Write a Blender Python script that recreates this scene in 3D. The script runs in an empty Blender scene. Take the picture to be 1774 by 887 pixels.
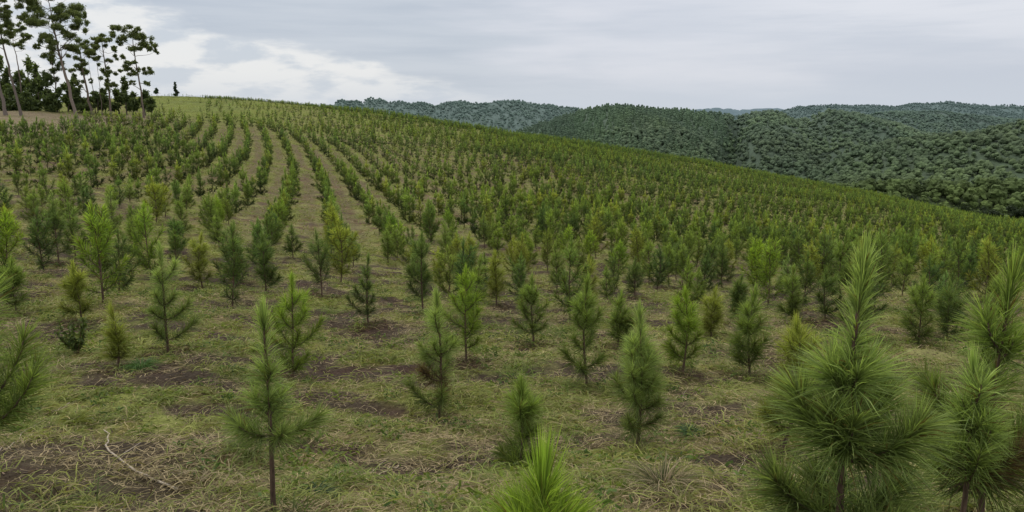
import bpy, math, random
import numpy as np
from mathutils import Vector

random.seed(7)
RNG = np.random.default_rng(7)
scene = bpy.context.scene
COL = scene.collection
EYE = 1.6
F = 1392.0
TH = math.atan((443.5 - 195.0) / F)
R = math.radians

# ------------------------------------------------------------------ camera
cam_data = bpy.data.cameras.new("camera")
cam_data.sensor_width = 36.0
cam_data.lens = F / 1774.0 * 36.0
cam_data.clip_start = 0.05
cam_data.clip_end = 30000
cam = bpy.data.objects.new("camera", cam_data)
COL.objects.link(cam)
cam.location = (0, 0, EYE)
cam.rotation_euler = (math.pi / 2 - TH, 0, 0)
scene.camera = cam

# ------------------------------------------------------------------ noise
def _hash(ix, iy, seed):
    h = (ix.astype(np.int64) * 374761393 + iy.astype(np.int64) * 668265263 + seed * 1442695041) & 0xFFFFFFFF
    h = ((h ^ (h >> 13)) * 1274126177) & 0xFFFFFFFF
    h = (h ^ (h >> 16)) & 0xFFFFFFFF
    return h.astype(np.float64) / 4294967295.0

def vnoise(x, y, seed=0):
    x = np.asarray(x, float); y = np.asarray(y, float)
    ix = np.floor(x); iy = np.floor(y)
    fx = x - ix; fy = y - iy
    fx = fx * fx * (3 - 2 * fx); fy = fy * fy * (3 - 2 * fy)
    a = _hash(ix, iy, seed); b = _hash(ix + 1, iy, seed)
    c = _hash(ix, iy + 1, seed); d = _hash(ix + 1, iy + 1, seed)
    return a + (b - a) * fx + (c - a) * fy + (a - b - c + d) * fx * fy

def fbm(x, y, seed=0, octv=4):
    s = 0; a = 0.5; t = 0
    for i in range(octv):
        s = s + a * vnoise(x * 2 ** i + 13.7 * i, y * 2 ** i - 7.1 * i, seed + i * 17)
        t += a; a *= 0.5
    return s / t

def sstep(a, b, x):
    t = np.clip((np.asarray(x, float) - a) / (b - a), 0, 1)
    return t * t * (3 - 2 * t)

# ------------------------------------------------------------------ terrain
PU = (np.array([0, 300, 560, 900, 1250, 1500, 1774]) - 887) / F * .988
DD = np.array([0, 2, 3, 4, 5, 6, 8.5, 11.5, 15, 24, 36, 60, 90, 130, 200, 260, 330])
NR = [-1.60, -1.66, -1.80, -2.10, -2.38, -2.60, -2.98, -3.3]
NL = [-1.60, -1.66, -1.80, -2.08, -2.33, -2.50, -2.76, -2.98]
TAB = np.array([
    NL + [-3.1, -3.2, -2.9, -2.0, -0.7, 0.4, 1.0, 1.0, -5],
    NL + [-3.4, -3.8, -3.9, -3.5, -2.4, -0.5, 3.7, 4.6, -5],
    NR + [-3.6, -4.3, -5.0, -5.3, -4.3, -2.6, 1.3, 0, -15],
    NR + [-3.8, -4.8, -5.4, -6.4, -6.0, -5.6, -5.8, -12, -35],
    NR + [-3.8, -5.0, -6.0, -8.1, -9.2, -10.7, -13.2, -22, -45],
    NR + [-3.8, -5.1, -6.6, -8.8, -10.6, -13.8, -20.2, -29, -48],
    NR + [-3.9, -5.3, -7.0, -9.8, -13.3, -18.4, -28.8, -38, -53]])
_uf = np.linspace(-1.0, 1.0, 161)
_lf = np.linspace(0, math.log(331), 241)
_df = np.exp(_lf) - 1
def _cubic(xk, yk, x):
    # monotone-ish hermite interpolation along the last axis
    h = np.diff(xk); d = np.diff(yk) / h
    m = np.zeros_like(yk)
    m[1:-1] = np.where(d[:-1] * d[1:] > 0, 2 * d[:-1] * d[1:] / (d[:-1] + d[1:] + 1e-12), 0)
    m[0] = d[0]; m[-1] = d[-1]
    i = np.clip(np.searchsorted(xk, x) - 1, 0, len(xk) - 2)
    t = np.clip((x - xk[i]) / h[i], 0, 1)
    t2 = t * t; t3 = t2 * t
    return ((2 * t3 - 3 * t2 + 1) * yk[i] + (t3 - 2 * t2 + t) * h[i] * m[i] + (-2 * t3 + 3 * t2) * yk[i + 1] + (t3 - t2) * h[i] * m[i + 1])
_g1 = np.array([_cubic(DD, TAB[k], _df) for k in range(7)])
_G = np.array([_cubic(PU, _g1[:, j], np.clip(_uf, PU[0], PU[-1])) for j in range(len(_df))]).T
_ker = np.exp(-np.linspace(-2, 2, 13) ** 2); _ker /= _ker.sum()
_pad = np.pad(_G, ((6, 6), (0, 0)), mode='edge')
_G = np.array([np.convolve(_pad[:, j], _ker, 'valid') for j in range(_pad.shape[1])]).T
_ker2 = np.exp(-np.linspace(-2, 2, 9) ** 2); _ker2 /= _ker2.sum()
_pad = np.pad(_G, ((0, 0), (4, 4)), mode='edge')
_G = np.array([np.convolve(_pad[i], _ker2, 'valid') for i in range(_pad.shape[0])])

def uD(X, Y):
    r = np.hypot(X, Y); az = np.arctan2(X, Y)
    a = np.clip(az, -R(42), R(42))
    D = np.maximum(r * np.cos(a), 1e-4)
    return np.tan(a), D

def tan_of(py):
    return np.tan(TH + np.arctan((np.asarray(py, float) - 443.5) / F))     # downward slope seen at that height

RIDGES = [  # distance, front width, back width, tree height, [(px, py)...]
    (900, 420, 300, 5.5, [(500, 330), (700, 290), (840, 238), (900, 222), (950, 206), (1010, 190), (1050, 184), (1130, 184), (1200, 190), (1266, 191), (1276, 206), (1286, 192), (1330, 185), (1400, 185), (1440, 187), (1500, 196), (1560, 208), (1640, 232), (1774, 260), (2100, 300)]),
    (1400, 400, 500, 5.5, [(1300, 260), (1440, 212), (1480, 202), (1520, 191), (1560, 188), (1650, 192), (1700, 200), (1774, 206), (2100, 215)]),
    (600, 260, 260, 6, [(1000, 420), (1200, 345), (1300, 325), (1400, 292), (1430, 284), (1455, 266), (1540, 245), (1600, 232), (1660, 218), (1700, 208), (1774, 194), (2100, 150)]),
    (2500, 900, 900, 6, [(200, 200), (400, 184), (500, 181), (540, 177), (600, 175), (640, 172), (700, 176), (760, 178), (800, 174), (850, 172), (890, 172), (930, 174), (1000, 187), (1060, 197), (1200, 215), (1774, 215)]),
    (3600, 900, 1200, 6, [(1000, 215), (1300, 200), (1400, 183), (1440, 181), (1500, 181), (1550, 185), (1580, 178), (1640, 173), (1700, 178), (1740, 181), (1774, 180), (2100, 176)]),
    (6500, 1500, 2500, 0, [(-400, 191), (900, 190), (1300, 189), (1774, 190), (2200, 190)]),
    (330, 60, 170, 6, [(1100, 420), (1300, 352), (1480, 325), (1540, 320), (1600, 318), (1774, 313), (2100, 305)]),
]
_RP = []
for D0, wf, wb, th, pts in RIDGES:
    us = (np.array([p[0] for p in pts]) - 887) / F * .985
    zs = -tan_of([p[1] for p in pts]) * D0 - th
    _RP.append((D0, wf, wb, us, zs))

def z_far(u, D):
    base = -70 - 25 * sstep(350, 1500, D)
    z = base + 0 * D
    for (D0, wf, wb, us, zs) in _RP:
        wob = D0 * (1 + 0.06 * (fbm(u * 5 + D0, u * 0 + 3.3, 5, 3) - 0.5))
        zc = np.interp(u, us, zs)
        s = np.where(D < wob, sstep(wob - wf, wob, D), 1 - sstep(wob, wob + wb, D))
        z = np.maximum(z, base + (zc - base) * s)
    X = u * D
    amp = 9 * sstep(420, 700, D) + 0.006 * np.maximum(D - 700, 0)
    lam = 90 + 0.06 * D
    n = fbm(X / 130.0, D / 130.0, 9, 3) - 0.5
    rg = 1 - np.abs(fbm(X / 75.0 + D / 260.0, D / 420.0, 11, 3) - .5) * 5
    z = z - 9 * np.clip(rg, 0, 1) ** 2 * sstep(430, 600, D) * (1 + D / 2500) * (1 - .7 * sstep(800, 900, D) * (1 - sstep(1000, 1100, D)))
    for (ua, ub, da, db, dep, wid) in ((.262, .279, 560, 900, 24, 11), (.40, .345, 640, 980, 18, 18), (.12, .06, 640, 900, 10, 20)):
        ug = ua + (ub - ua) * (D - da) / (db - da)
        z = z - dep * np.exp(-((u - ug) * D / wid) ** 2) * sstep(da - 60, da + 30, D) * (1 - sstep(db - 90, db, D))
    return z + n * amp

def ground_z(X, Y, micro=True):
    X = np.asarray(X, float); Y = np.asarray(Y, float)
    u, D = uD(X, Y)
    fi = (np.clip(u, -1, 1) + 1) * 80
    fj = np.clip(np.log(np.minimum(D, 330) + 1) / _lf[-1] * 240, 0, 239.999)
    i = np.clip(fi.astype(int), 0, 159); j = fj.astype(int)
    a = fi - i; b = fj - j
    z = _G[i, j] * (1 - a) * (1 - b) + _G[i + 1, j] * a * (1 - b) + _G[i, j + 1] * (1 - a) * b + _G[i + 1, j + 1] * a * b
    if micro:
        near = 1 - sstep(30, 90, D)
        z = z + near * ((fbm(X / 1.1, Y / 0.9, 21, 3) - 0.5) * 0.24 + (fbm(X / 0.25, Y / 0.22, 22, 3) - 0.5) * 0.10)
        z = z + (0.5 * (fbm(X / 22.0, Y / 22.0, 23, 2) - 0.5) + .7 * (fbm(X / 8.0, Y / 8.0, 24, 2) - 0.5)) * sstep(25, 80, D)
    w = sstep(262, 330, D)
    zf = z_far(u, D)
    z = z * (1 - w) + zf * w
    return z + EYE

def u_of(px, py):
    return (px - 887) / F * (math.cos(TH) + float(tan_of(py)) * math.sin(TH))

def unproject(px, py):
    u = u_of(px, py)
    t = float(tan_of(py))
    Ds = np.exp(np.linspace(math.log(1.5), math.log(250), 1500))
    z = ground_z(u * Ds, Ds) - EYE
    hit = np.nonzero(z >= -t * Ds)[0]
    k = hit[0] if len(hit) else len(Ds) - 1
    D = Ds[k]
    return u * D, D

# row-aligned coordinate of the planting
ROW_T = -0.243
_rn = math.hypot(1, ROW_T)
ROW_S = 2.0
def row_shift(Y):
    c = np.clip(np.asarray(Y, float) - 45, 0, 75)
    return .00085 * c ** 2 + .1275 * np.maximum(np.asarray(Y, float) - 120, 0)
def row_s(X, Y): return (X + row_shift(Y) - ROW_T * Y - 0.55) / _rn
def row_t(X, Y): return (ROW_T * X + Y) / _rn

# ------------------------------------------------------------------ geometry helpers
class Geo:
    def __init__(s): s.v = []; s.f = []; s.c = []; s.n = 0
    def add(s, v, f, c):
        v = np.asarray(v, np.float32).reshape(-1, 3)
        f = np.asarray(f, np.int32).reshape(-1, 3)
        c = np.asarray(c, np.float32)
        if c.ndim == 1: c = np.tile(c, (len(v), 1))
        s.v.append(v); s.f.append(f + s.n); s.c.append(c); s.n += len(v)
    def merge(s, g):
        if g.n: s.add(*g.arrays())
    def arrays(s):
        if not s.v: return np.zeros((0, 3)), np.zeros((0, 3), int), np.zeros((0, 3))
        return np.concatenate(s.v), np.concatenate(s.f), np.concatenate(s.c)
    def mesh(s, name, mat, smooth=False):
        v, f, c = s.arrays()
        return mesh_of(name, v, f, c, mat, smooth)

def mesh_of(name, v, f, c, mat, smooth=False):
    me = bpy.data.meshes.new(name)
    me.vertices.add(len(v)); me.vertices.foreach_set("co", np.ascontiguousarray(v, np.float32).ravel())
    me.loops.add(len(f) * 3); me.loops.foreach_set("vertex_index", np.ascontiguousarray(f, np.int32).ravel())
    me.polygons.add(len(f))
    me.polygons.foreach_set("loop_start", np.arange(0, len(f) * 3, 3, dtype=np.int32))
    me.polygons.foreach_set("use_smooth", np.full(len(f), smooth, dtype=bool))
    me.update(calc_edges=True)
    if c is not None and len(c):
        at = me.attributes.new("col", 'FLOAT_COLOR', 'POINT')
        cc = np.ones((len(v), 4), np.float32); cc[:, :3] = c
        at.data.foreach_set("color", cc.ravel())
    me.materials.append(mat)
    return me

def link(name, data, parent=None, loc=None):
    o = bpy.data.objects.new(name, data)
    COL.objects.link(o)
    if parent is not None: o.parent = parent
    if loc is not None: o.location = loc
    return o

def tag(o, label=None, cat=None, group=None, kind=None):
    if label: o["label"] = label
    if cat: o["category"] = cat
    if group: o["group"] = group
    if kind: o["kind"] = kind
    return o

def nrm(v): return v / (np.linalg.norm(v, axis=-1, keepdims=True) + 1e-9)

def blades(g, P, D, L, W, droop, col, rng, tipcol=None):
    """narrow tapering ribbons: 5 verts, 3 triangles each"""
    n = len(P)
    if n == 0: return
    L = np.broadcast_to(L, (n,))[:, None]; W = np.broadcast_to(W, (n,))[:, None]
    droop = np.broadcast_to(droop, (n,))[:, None]
    S = nrm(np.cross(D, rng.normal(size=(n, 3)))) * W * 0.5
    down = np.array([0, 0, -1.0])
    M = P + D * L * 0.55 + down * droop * L * 0.22
    T = P + D * L * (1 - 0.3 * droop) + down * droop * L
    v = np.stack([P - S, P + S, M - S * .85, M + S * .85, T], 1).reshape(-1, 3)
    b = (np.arange(n) * 5)[:, None]
    f = np.concatenate([b + [0, 1, 3], b + [0, 3, 2], b + [2, 3, 4]], 1).reshape(-1, 3)
    col = np.broadcast_to(col, (n, 3))
    tc = col * 1.25 if tipcol is None else np.broadcast_to(tipcol, (n, 3))
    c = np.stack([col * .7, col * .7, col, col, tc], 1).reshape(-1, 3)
    g.add(v, f, c)

def tube(g, path, rad, col, seg=6):
    path = np.asarray(path, float); rad = np.asarray(rad, float)
    n = len(path)
    T = nrm(np.gradient(path, axis=0))
    ref = np.array([0.3, 0.9, 0.1]) if abs(T[0][2]) > 0.7 else np.array([0, 0, 1.0])
    A = nrm(np.cross(T, ref)); B = np.cross(T, A)
    a = np.arange(seg) * 2 * math.pi / seg
    v = path[:, None] + rad[:, None, None] * (np.cos(a)[None, :, None] * A[:, None] + np.sin(a)[None, :, None] * B[:, None])
    v = v.reshape(-1, 3)
    f = []
    for i in range(n - 1):
        for k in range(seg):
            k2 = (k + 1) % seg
            p, q, r_, s_ = i * seg + k, i * seg + k2, (i + 1) * seg + k2, (i + 1) * seg + k
            f += [(p, q, r_), (p, r_, s_)]
    v = np.vstack([v, path[-1]]); e = len(v) - 1
    for k in range(seg): f.append(((n - 1) * seg + k, (n - 1) * seg + (k + 1) % seg, e))
    g.add(v, f, np.array(col, float))

# ------------------------------------------------------------------ materials
def newmat(name):
    m = bpy.data.materials.new(name); m.use_nodes = True
    nt = m.node_tree; nt.nodes.clear()
    return m, nt
def N(nt, t, **kw):
    n = nt.nodes.new(t)
    for k, v in kw.items(): setattr(n, k, v)
    return n

def mat_foliage(name, trans=0.35, tint=0.0, rough=0.55, nscale=0, namp=0.3):
    m, nt = newmat(name); L = nt.links.new
    out = N(nt, 'ShaderNodeOutputMaterial')
    at = N(nt, 'ShaderNodeAttribute', attribute_name='col')
    src = at.outputs['Color']
    if tint:
        oi = N(nt, 'ShaderNodeObjectInfo')
        rp = N(nt, 'ShaderNodeValToRGB')
        rp.color_ramp.elements[0].color = (0.66, 0.80, 0.92, 1)
        rp.color_ramp.elements[1].color = (1.15, 1.16, 0.88, 1)
        e = rp.color_ramp.elements.new(0.5); e.color = (1, 1, 1, 1)
        L(oi.outputs['Random'], rp.inputs[0])
        mx = N(nt, 'ShaderNodeMix', data_type='RGBA', blend_type='MULTIPLY')
        mx.inputs[0].default_value = tint
        L(src, mx.inputs[6]); L(rp.outputs[0], mx.inputs[7]); src = mx.outputs[2]
    if nscale:
        tc = N(nt, 'ShaderNodeNewGeometry')
        no = N(nt, 'ShaderNodeTexNoise'); no.inputs['Scale'].default_value = nscale; no.inputs['Detail'].default_value = 5
        L(tc.outputs['Position'], no.inputs['Vector'])
        mr = N(nt, 'ShaderNodeMapRange'); mr.inputs[1].default_value = .3; mr.inputs[2].default_value = .7
        mr.inputs[3].default_value = 1 - namp; mr.inputs[4].default_value = 1 + namp
        L(no.outputs['Fac'], mr.inputs[0])
        vm = N(nt, 'ShaderNodeVectorMath', operation='SCALE')
        L(src, vm.inputs[0]); L(mr.outputs[0], vm.inputs['Scale']); src = vm.outputs[0]
    bs = N(nt, 'ShaderNodeBsdfPrincipled'); bs.inputs['Roughness'].default_value = rough
    bs.inputs['Specular IOR Level'].default_value = 0.25
    L(src, bs.inputs['Base Color'])
    if trans:
        tr = N(nt, 'ShaderNodeBsdfTranslucent')
        vm = N(nt, 'ShaderNodeVectorMath', operation='MULTIPLY'); vm.inputs[1].default_value = (1.15, 1.2, 0.6)
        L(src, vm.inputs[0]); L(vm.outputs[0], tr.inputs['Color'])
        ms = N(nt, 'ShaderNodeMixShader'); ms.inputs[0].default_value = trans
        L(bs.outputs[0], ms.inputs[1]); L(tr.outputs[0], ms.inputs[2]); L(ms.outputs[0], out.inputs[0])
    else:
        L(bs.outputs[0], out.inputs[0])
    return m

M_needle = mat_foliage("pine_needle", 0.5, 0.0)
M_needle_t = mat_foliage("pine_needle_varied", 0.5, 1.0)
M_far = mat_foliage("distant_needle", 0.45, 0)
M_grass = mat_foliage("grass_blade", 0.35, 0, 0.7)
M_straw = mat_foliage("dry_straw", 0.15, 0, 0.8)
M_leaf = mat_foliage("broad_leaf", 0.3, 0, 0.6)
M_forest = mat_foliage("forest_canopy", 0.0, 0, 0.9, 0.2, 0.2)

def mat_bark():
    m, nt = newmat("bark"); L = nt.links.new
    out = N(nt, 'ShaderNodeOutputMaterial'); bs = N(nt, 'ShaderNodeBsdfPrincipled')
    at = N(nt, 'ShaderNodeAttribute', attribute_name='col')
    tc = N(nt, 'ShaderNodeNewGeometry')
    mp = N(nt, 'ShaderNodeMapping'); mp.inputs['Scale'].default_value = (60, 60, 18)
    no = N(nt, 'ShaderNodeTexNoise'); no.inputs['Scale'].default_value = 1; no.inputs['Detail'].default_value = 6
    L(tc.outputs['Position'], mp.inputs[0]); L(mp.outputs[0], no.inputs['Vector'])
    mr = N(nt, 'ShaderNodeMapRange'); mr.inputs[1].default_value = .3; mr.inputs[2].default_value = .7
    mr.inputs[3].default_value = 0.5; mr.inputs[4].default_value = 1.5
    L(no.outputs['Fac'], mr.inputs[0])
    vm = N(nt, 'ShaderNodeVectorMath', operation='SCALE')
    L(at.outputs['Color'], vm.inputs[0]); L(mr.outputs[0], vm.inputs['Scale'])
    L(vm.outputs[0], bs.inputs['Base Color']); bs.inputs['Roughness'].default_value = 0.9
    bp = N(nt, 'ShaderNodeBump'); bp.inputs['Strength'].default_value = 0.6; bp.inputs['Distance'].default_value = 0.01
    L(no.outputs['Fac'], bp.inputs['Height']); L(bp.outputs[0], bs.inputs['Normal'])
    L(bs.outputs[0], out.inputs[0])
    return m
M_bark = mat_bark()

def mat_ground():
    m, nt = newmat("weedy_soil"); L = nt.links.new
    out = N(nt, 'ShaderNodeOutputMaterial'); bs = N(nt, 'ShaderNodeBsdfPrincipled')
    at = N(nt, 'ShaderNodeAttribute', attribute_name='col')
    ge = N(nt, 'ShaderNodeNewGeometry')
    prev = at.outputs['Color']
    for sc, amp, det in ((45, .45, 6), (3.2, .3, 6), (0.35, .22, 5)):
        no = N(nt, 'ShaderNodeTexNoise'); no.inputs['Scale'].default_value = sc; no.inputs['Detail'].default_value = det
        no.inputs['Roughness'].default_value = .65
        L(ge.outputs['Position'], no.inputs['Vector'])
        mr = N(nt, 'ShaderNodeMapRange'); mr.inputs[1].default_value = .3; mr.inputs[2].default_value = .7
        mr.inputs[3].default_value = 1 - amp; mr.inputs[4].default_value = 1 + amp
        L(no.outputs['Fac'], mr.inputs[0])
        vm = N(nt, 'ShaderNodeVectorMath', operation='SCALE')
        L(prev, vm.inputs[0]); L(mr.outputs[0], vm.inputs['Scale']); prev = vm.outputs[0]
    no = N(nt, 'ShaderNodeTexNoise'); no.inputs['Scale'].default_value = 1.3; no.inputs['Detail'].default_value = 8; no.inputs['Roughness'].default_value = .7
    mp = N(nt, 'ShaderNodeMapping'); mp.inputs['Scale'].default_value = (1, .6, 1)
    L(ge.outputs['Position'], mp.inputs[0]); L(mp.outputs[0], no.inputs['Vector'])
    mr = N(nt, 'ShaderNodeMapRange'); mr.inputs[1].default_value = .50; mr.inputs[2].default_value = .60; mr.inputs[4].default_value = .65
    L(no.outputs['Fac'], mr.inputs[0])
    mul = N(nt, 'ShaderNodeVectorMath', operation='MULTIPLY'); mul.inputs[1].default_value = (.80, .58, .68)
    L(prev, mul.inputs[0])
    mx = N(nt, 'ShaderNodeMix', data_type='RGBA'); L(mr.outputs[0], mx.inputs[0]); L(prev, mx.inputs[6]); L(mul.outputs[0], mx.inputs[7]); prev = mx.outputs[2]
    L(prev, bs.inputs['Base Color']); bs.inputs['Roughness'].default_value = 0.95
    bs.inputs['Specular IOR Level'].default_value = 0.1
    no = N(nt, 'ShaderNodeTexNoise'); no.inputs['Scale'].default_value = 18; no.inputs['Detail'].default_value = 8
    L(ge.outputs['Position'], no.inputs['Vector'])
    bp = N(nt, 'ShaderNodeBump'); bp.inputs['Strength'].default_value = 0.8; bp.inputs['Distance'].default_value = 0.05
    L(no.outputs['Fac'], bp.inputs['Height']); L(bp.outputs[0], bs.inputs['Normal'])
    L(bs.outputs[0], out.inputs[0])
    return m
M_ground = mat_ground()

# ------------------------------------------------------------------ ground cover masks (shared by soil colour and grass)
def cover(X, Y):
    """0 = bare dark soil, 1 = dense green weeds ; second value: dryness"""
    X = np.asarray(X, float); Y = np.asarray(Y, float)
    u, D = uD(X, Y)
    n = fbm(X / .9, Y / .6, 31, 4)
    n2 = fbm(X / 9.0, Y / 14.0, 33, 3)
    s = row_s(X, Y) / ROW_S
    fr = np.abs(s - np.round(s))             # 0 on the row, .5 between rows
    strip = sstep(.22, .40, fr) * sstep(20, 45, D) * (1 - sstep(95, 150, D)) * (1 - sstep(-0.02, 0.2, u)) * sstep(.38, .52, .5 * n2 + .5 * fbm(X / 2.2, Y / 5.0, 35, 3) + .05 * np.sin(np.round(s + .5) * 2.1))
    g = sstep(.39, .54, n * .75 + n2 * .25 + .05 * sstep(15, 40, D))
    g = g * (1 - .7 * strip)
    # bare dark soil at the near left
    g = g * (1 - .92 * sstep(1.25, .6, np.hypot((X + 3.0) / 1.35, (Y - 4.7) / 1.15) + .5 * (n - .5)))
    g = g * (1 - .8 * sstep(1.1, .6, np.hypot((X - .35) / 1.0, (Y - 6.3) / .35) + .8 * (n - .5)))
    # bare bank by the tall pines at the far left
    bank = sstep(-.36, -.47, u) * sstep(62 + 40 * sstep(-.60, -.44, u), 72 + 40 * sstep(-.60, -.44, u), D) * (1 - sstep(118, 128, D))
    g = g * (1 - .8 * bank)
    dry = sstep(.42, .62, fbm(X / 2.3 + 40, Y / 1.7, 37, 4)) 
    return g, dry, strip, bank

def cover_color(X, Y):
    u, D = uD(X, Y)
    g, dry, strip, bank = cover(X, Y)
    soil = np.array([.058, .044, .030]); soil_far = np.array([.125, .092, .058])
    green = np.array([.165, .180, .050]); straw = np.array([.25, .205, .115]); lush = np.array([.135, .17, .042])
    far = sstep(18, 45, D)[..., None]
    so = soil * (1 - far) + soil_far * far
    gr = green * (1 - .35 * dry[..., None]) + straw * .35 * dry[..., None]
    c = so * (1 - g[..., None]) + gr * g[..., None]
    c = c * (1 - bank[..., None]) + bank[..., None] * (np.array([.20, .165, .105]) * (1 - .5 * g[..., None]) + green * .5 * g[..., None])
    # bright grassy clearing on the crest
    cl = (sstep(120, 150, D) * sstep(-.48, -.42, u) * (1 - sstep(-.36, -.22, u)))[..., None] * .9
    c = c * (1 - cl) + lush * cl * (.55 + .7 * fbm(X / 5.0, Y / 8.0, 41, 4))[..., None]
    # far slope reads as grass green
    fg = (sstep(85, 150, D) * (.35 + .55 * sstep(.45, .55, fbm(X / 9.0, Y / 12.0, 39, 3))))[..., None] * (1 - bank[..., None])
    c = c * (1 - fg) + np.array([.16, .19, .04]) * fg
    # valley and hills: dark forest floor with distance haze mixed into its colour
    hf = sstep(250, 300, D)[..., None]
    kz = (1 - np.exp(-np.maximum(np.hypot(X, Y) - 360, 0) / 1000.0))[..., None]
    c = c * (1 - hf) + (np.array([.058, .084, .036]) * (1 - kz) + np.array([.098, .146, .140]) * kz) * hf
    return c

def polar_sheet(name, radii, azs, closed):
    r, a = np.meshgrid(radii, azs, indexing='ij')
    X = r * np.sin(a); Y = r * np.cos(a)
    Z = ground_z(X, Y)
    v = np.stack([X, Y, Z], -1).reshape(-1, 3)
    nr, na = r.shape
    i, j = np.meshgrid(np.arange(nr - 1), np.arange(na if closed else na - 1), indexing='ij')
    j2 = (j + 1) % na
    p = i * na + j; q = i * na + j2; s = (i + 1) * na + j2; t = (i + 1) * na + j
    f = np.concatenate([np.stack([p, s, q], -1).reshape(-1, 3), np.stack([p, t, s], -1).reshape(-1, 3)])
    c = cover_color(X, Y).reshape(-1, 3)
    if radii[0] < 1:
        v = np.vstack([v, [[0, 0, float(ground_z(0., 0.))]]]); e = len(v) - 1
        jj = np.arange(na); f = np.concatenate([f, np.stack([np.full(na, e), jj, (jj + 1) % na], -1)])
        c = np.vstack([c, c[:1]])
    return v, f, c

front = np.linspace(-R(40), R(40), 641)
back = np.linspace(R(40), R(320), 90)[1:-1]
azs = np.concatenate([front, back])
radii = np.concatenate([np.exp(np.linspace(math.log(.4), math.log(40), 430)), np.exp(np.linspace(math.log(40), math.log(420), 220))[1:]])
v, f, c = polar_sheet("ground", radii, azs, True)
tag(link("ground", mesh_of("ground", v, f, c, M_ground, True)), "weedy sloping ground of the young plantation", kind="structure")
azs_h = np.concatenate([np.linspace(-R(40), R(40), 321), np.linspace(R(40), R(320), 60)[1:-1]])
radii_h = np.exp(np.linspace(math.log(415), math.log(12000), 260))
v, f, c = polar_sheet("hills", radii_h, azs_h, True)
# keep the near edge a little below the field sheet where they meet
v[:len(azs_h), 2] -= 1.0
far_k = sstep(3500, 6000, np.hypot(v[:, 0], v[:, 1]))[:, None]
c = c * (1 - far_k) + np.array([.11, .165, .19]) * far_k  # bluish distance haze painted into the farthest hills
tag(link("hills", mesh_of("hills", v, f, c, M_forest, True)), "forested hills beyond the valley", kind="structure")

# ------------------------------------------------------------------ saplings
BARK = (.10, .062, .042)
PALK = 1.42
def needle_sheath(g, path, n, nl, wid, rng, phi=(20, 70), tcol=(.06, .115, .03), tip=(.12, .19, .04), start=0.0, droop=.12, flare=True):
    """needles all round a shoot given as a polyline"""
    path = np.asarray(path, float); seg = len(path) - 1
    t = start + (1 - start) * rng.random(n) ** 0.85
    x = t * seg; i = np.clip(x.astype(int), 0, seg - 1); fr = (x - i)[:, None]
    P = path[i] * (1 - fr) + path[i + 1] * fr
    T = nrm(path[i + 1] - path[i])
    q = nrm(np.cross(T, rng.normal(size=(n, 3))))
    ph = np.radians(phi[0] + (phi[1] - phi[0]) * rng.random(n) * (1 - .78 * t ** 2.5))[:, None]
    D = nrm(T * np.cos(ph) + q * np.sin(ph))
    L = nl * (.7 + .45 * rng.random(n)) * (1 - .25 * t ** 4)
    k = rng.random(n)[:, None] * .5 + (t[:, None] ** 2) * .5
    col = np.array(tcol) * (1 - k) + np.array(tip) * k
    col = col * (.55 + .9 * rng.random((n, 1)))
    old = rng.random(n) < .03
    col[old] = np.array([.16, .11, .04])
    blades(g, P, D, L, wid * (.8 + .4 * rng.random(n)), droop * (.4 + 1.2 * rng.random(n)), col, rng)

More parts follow.
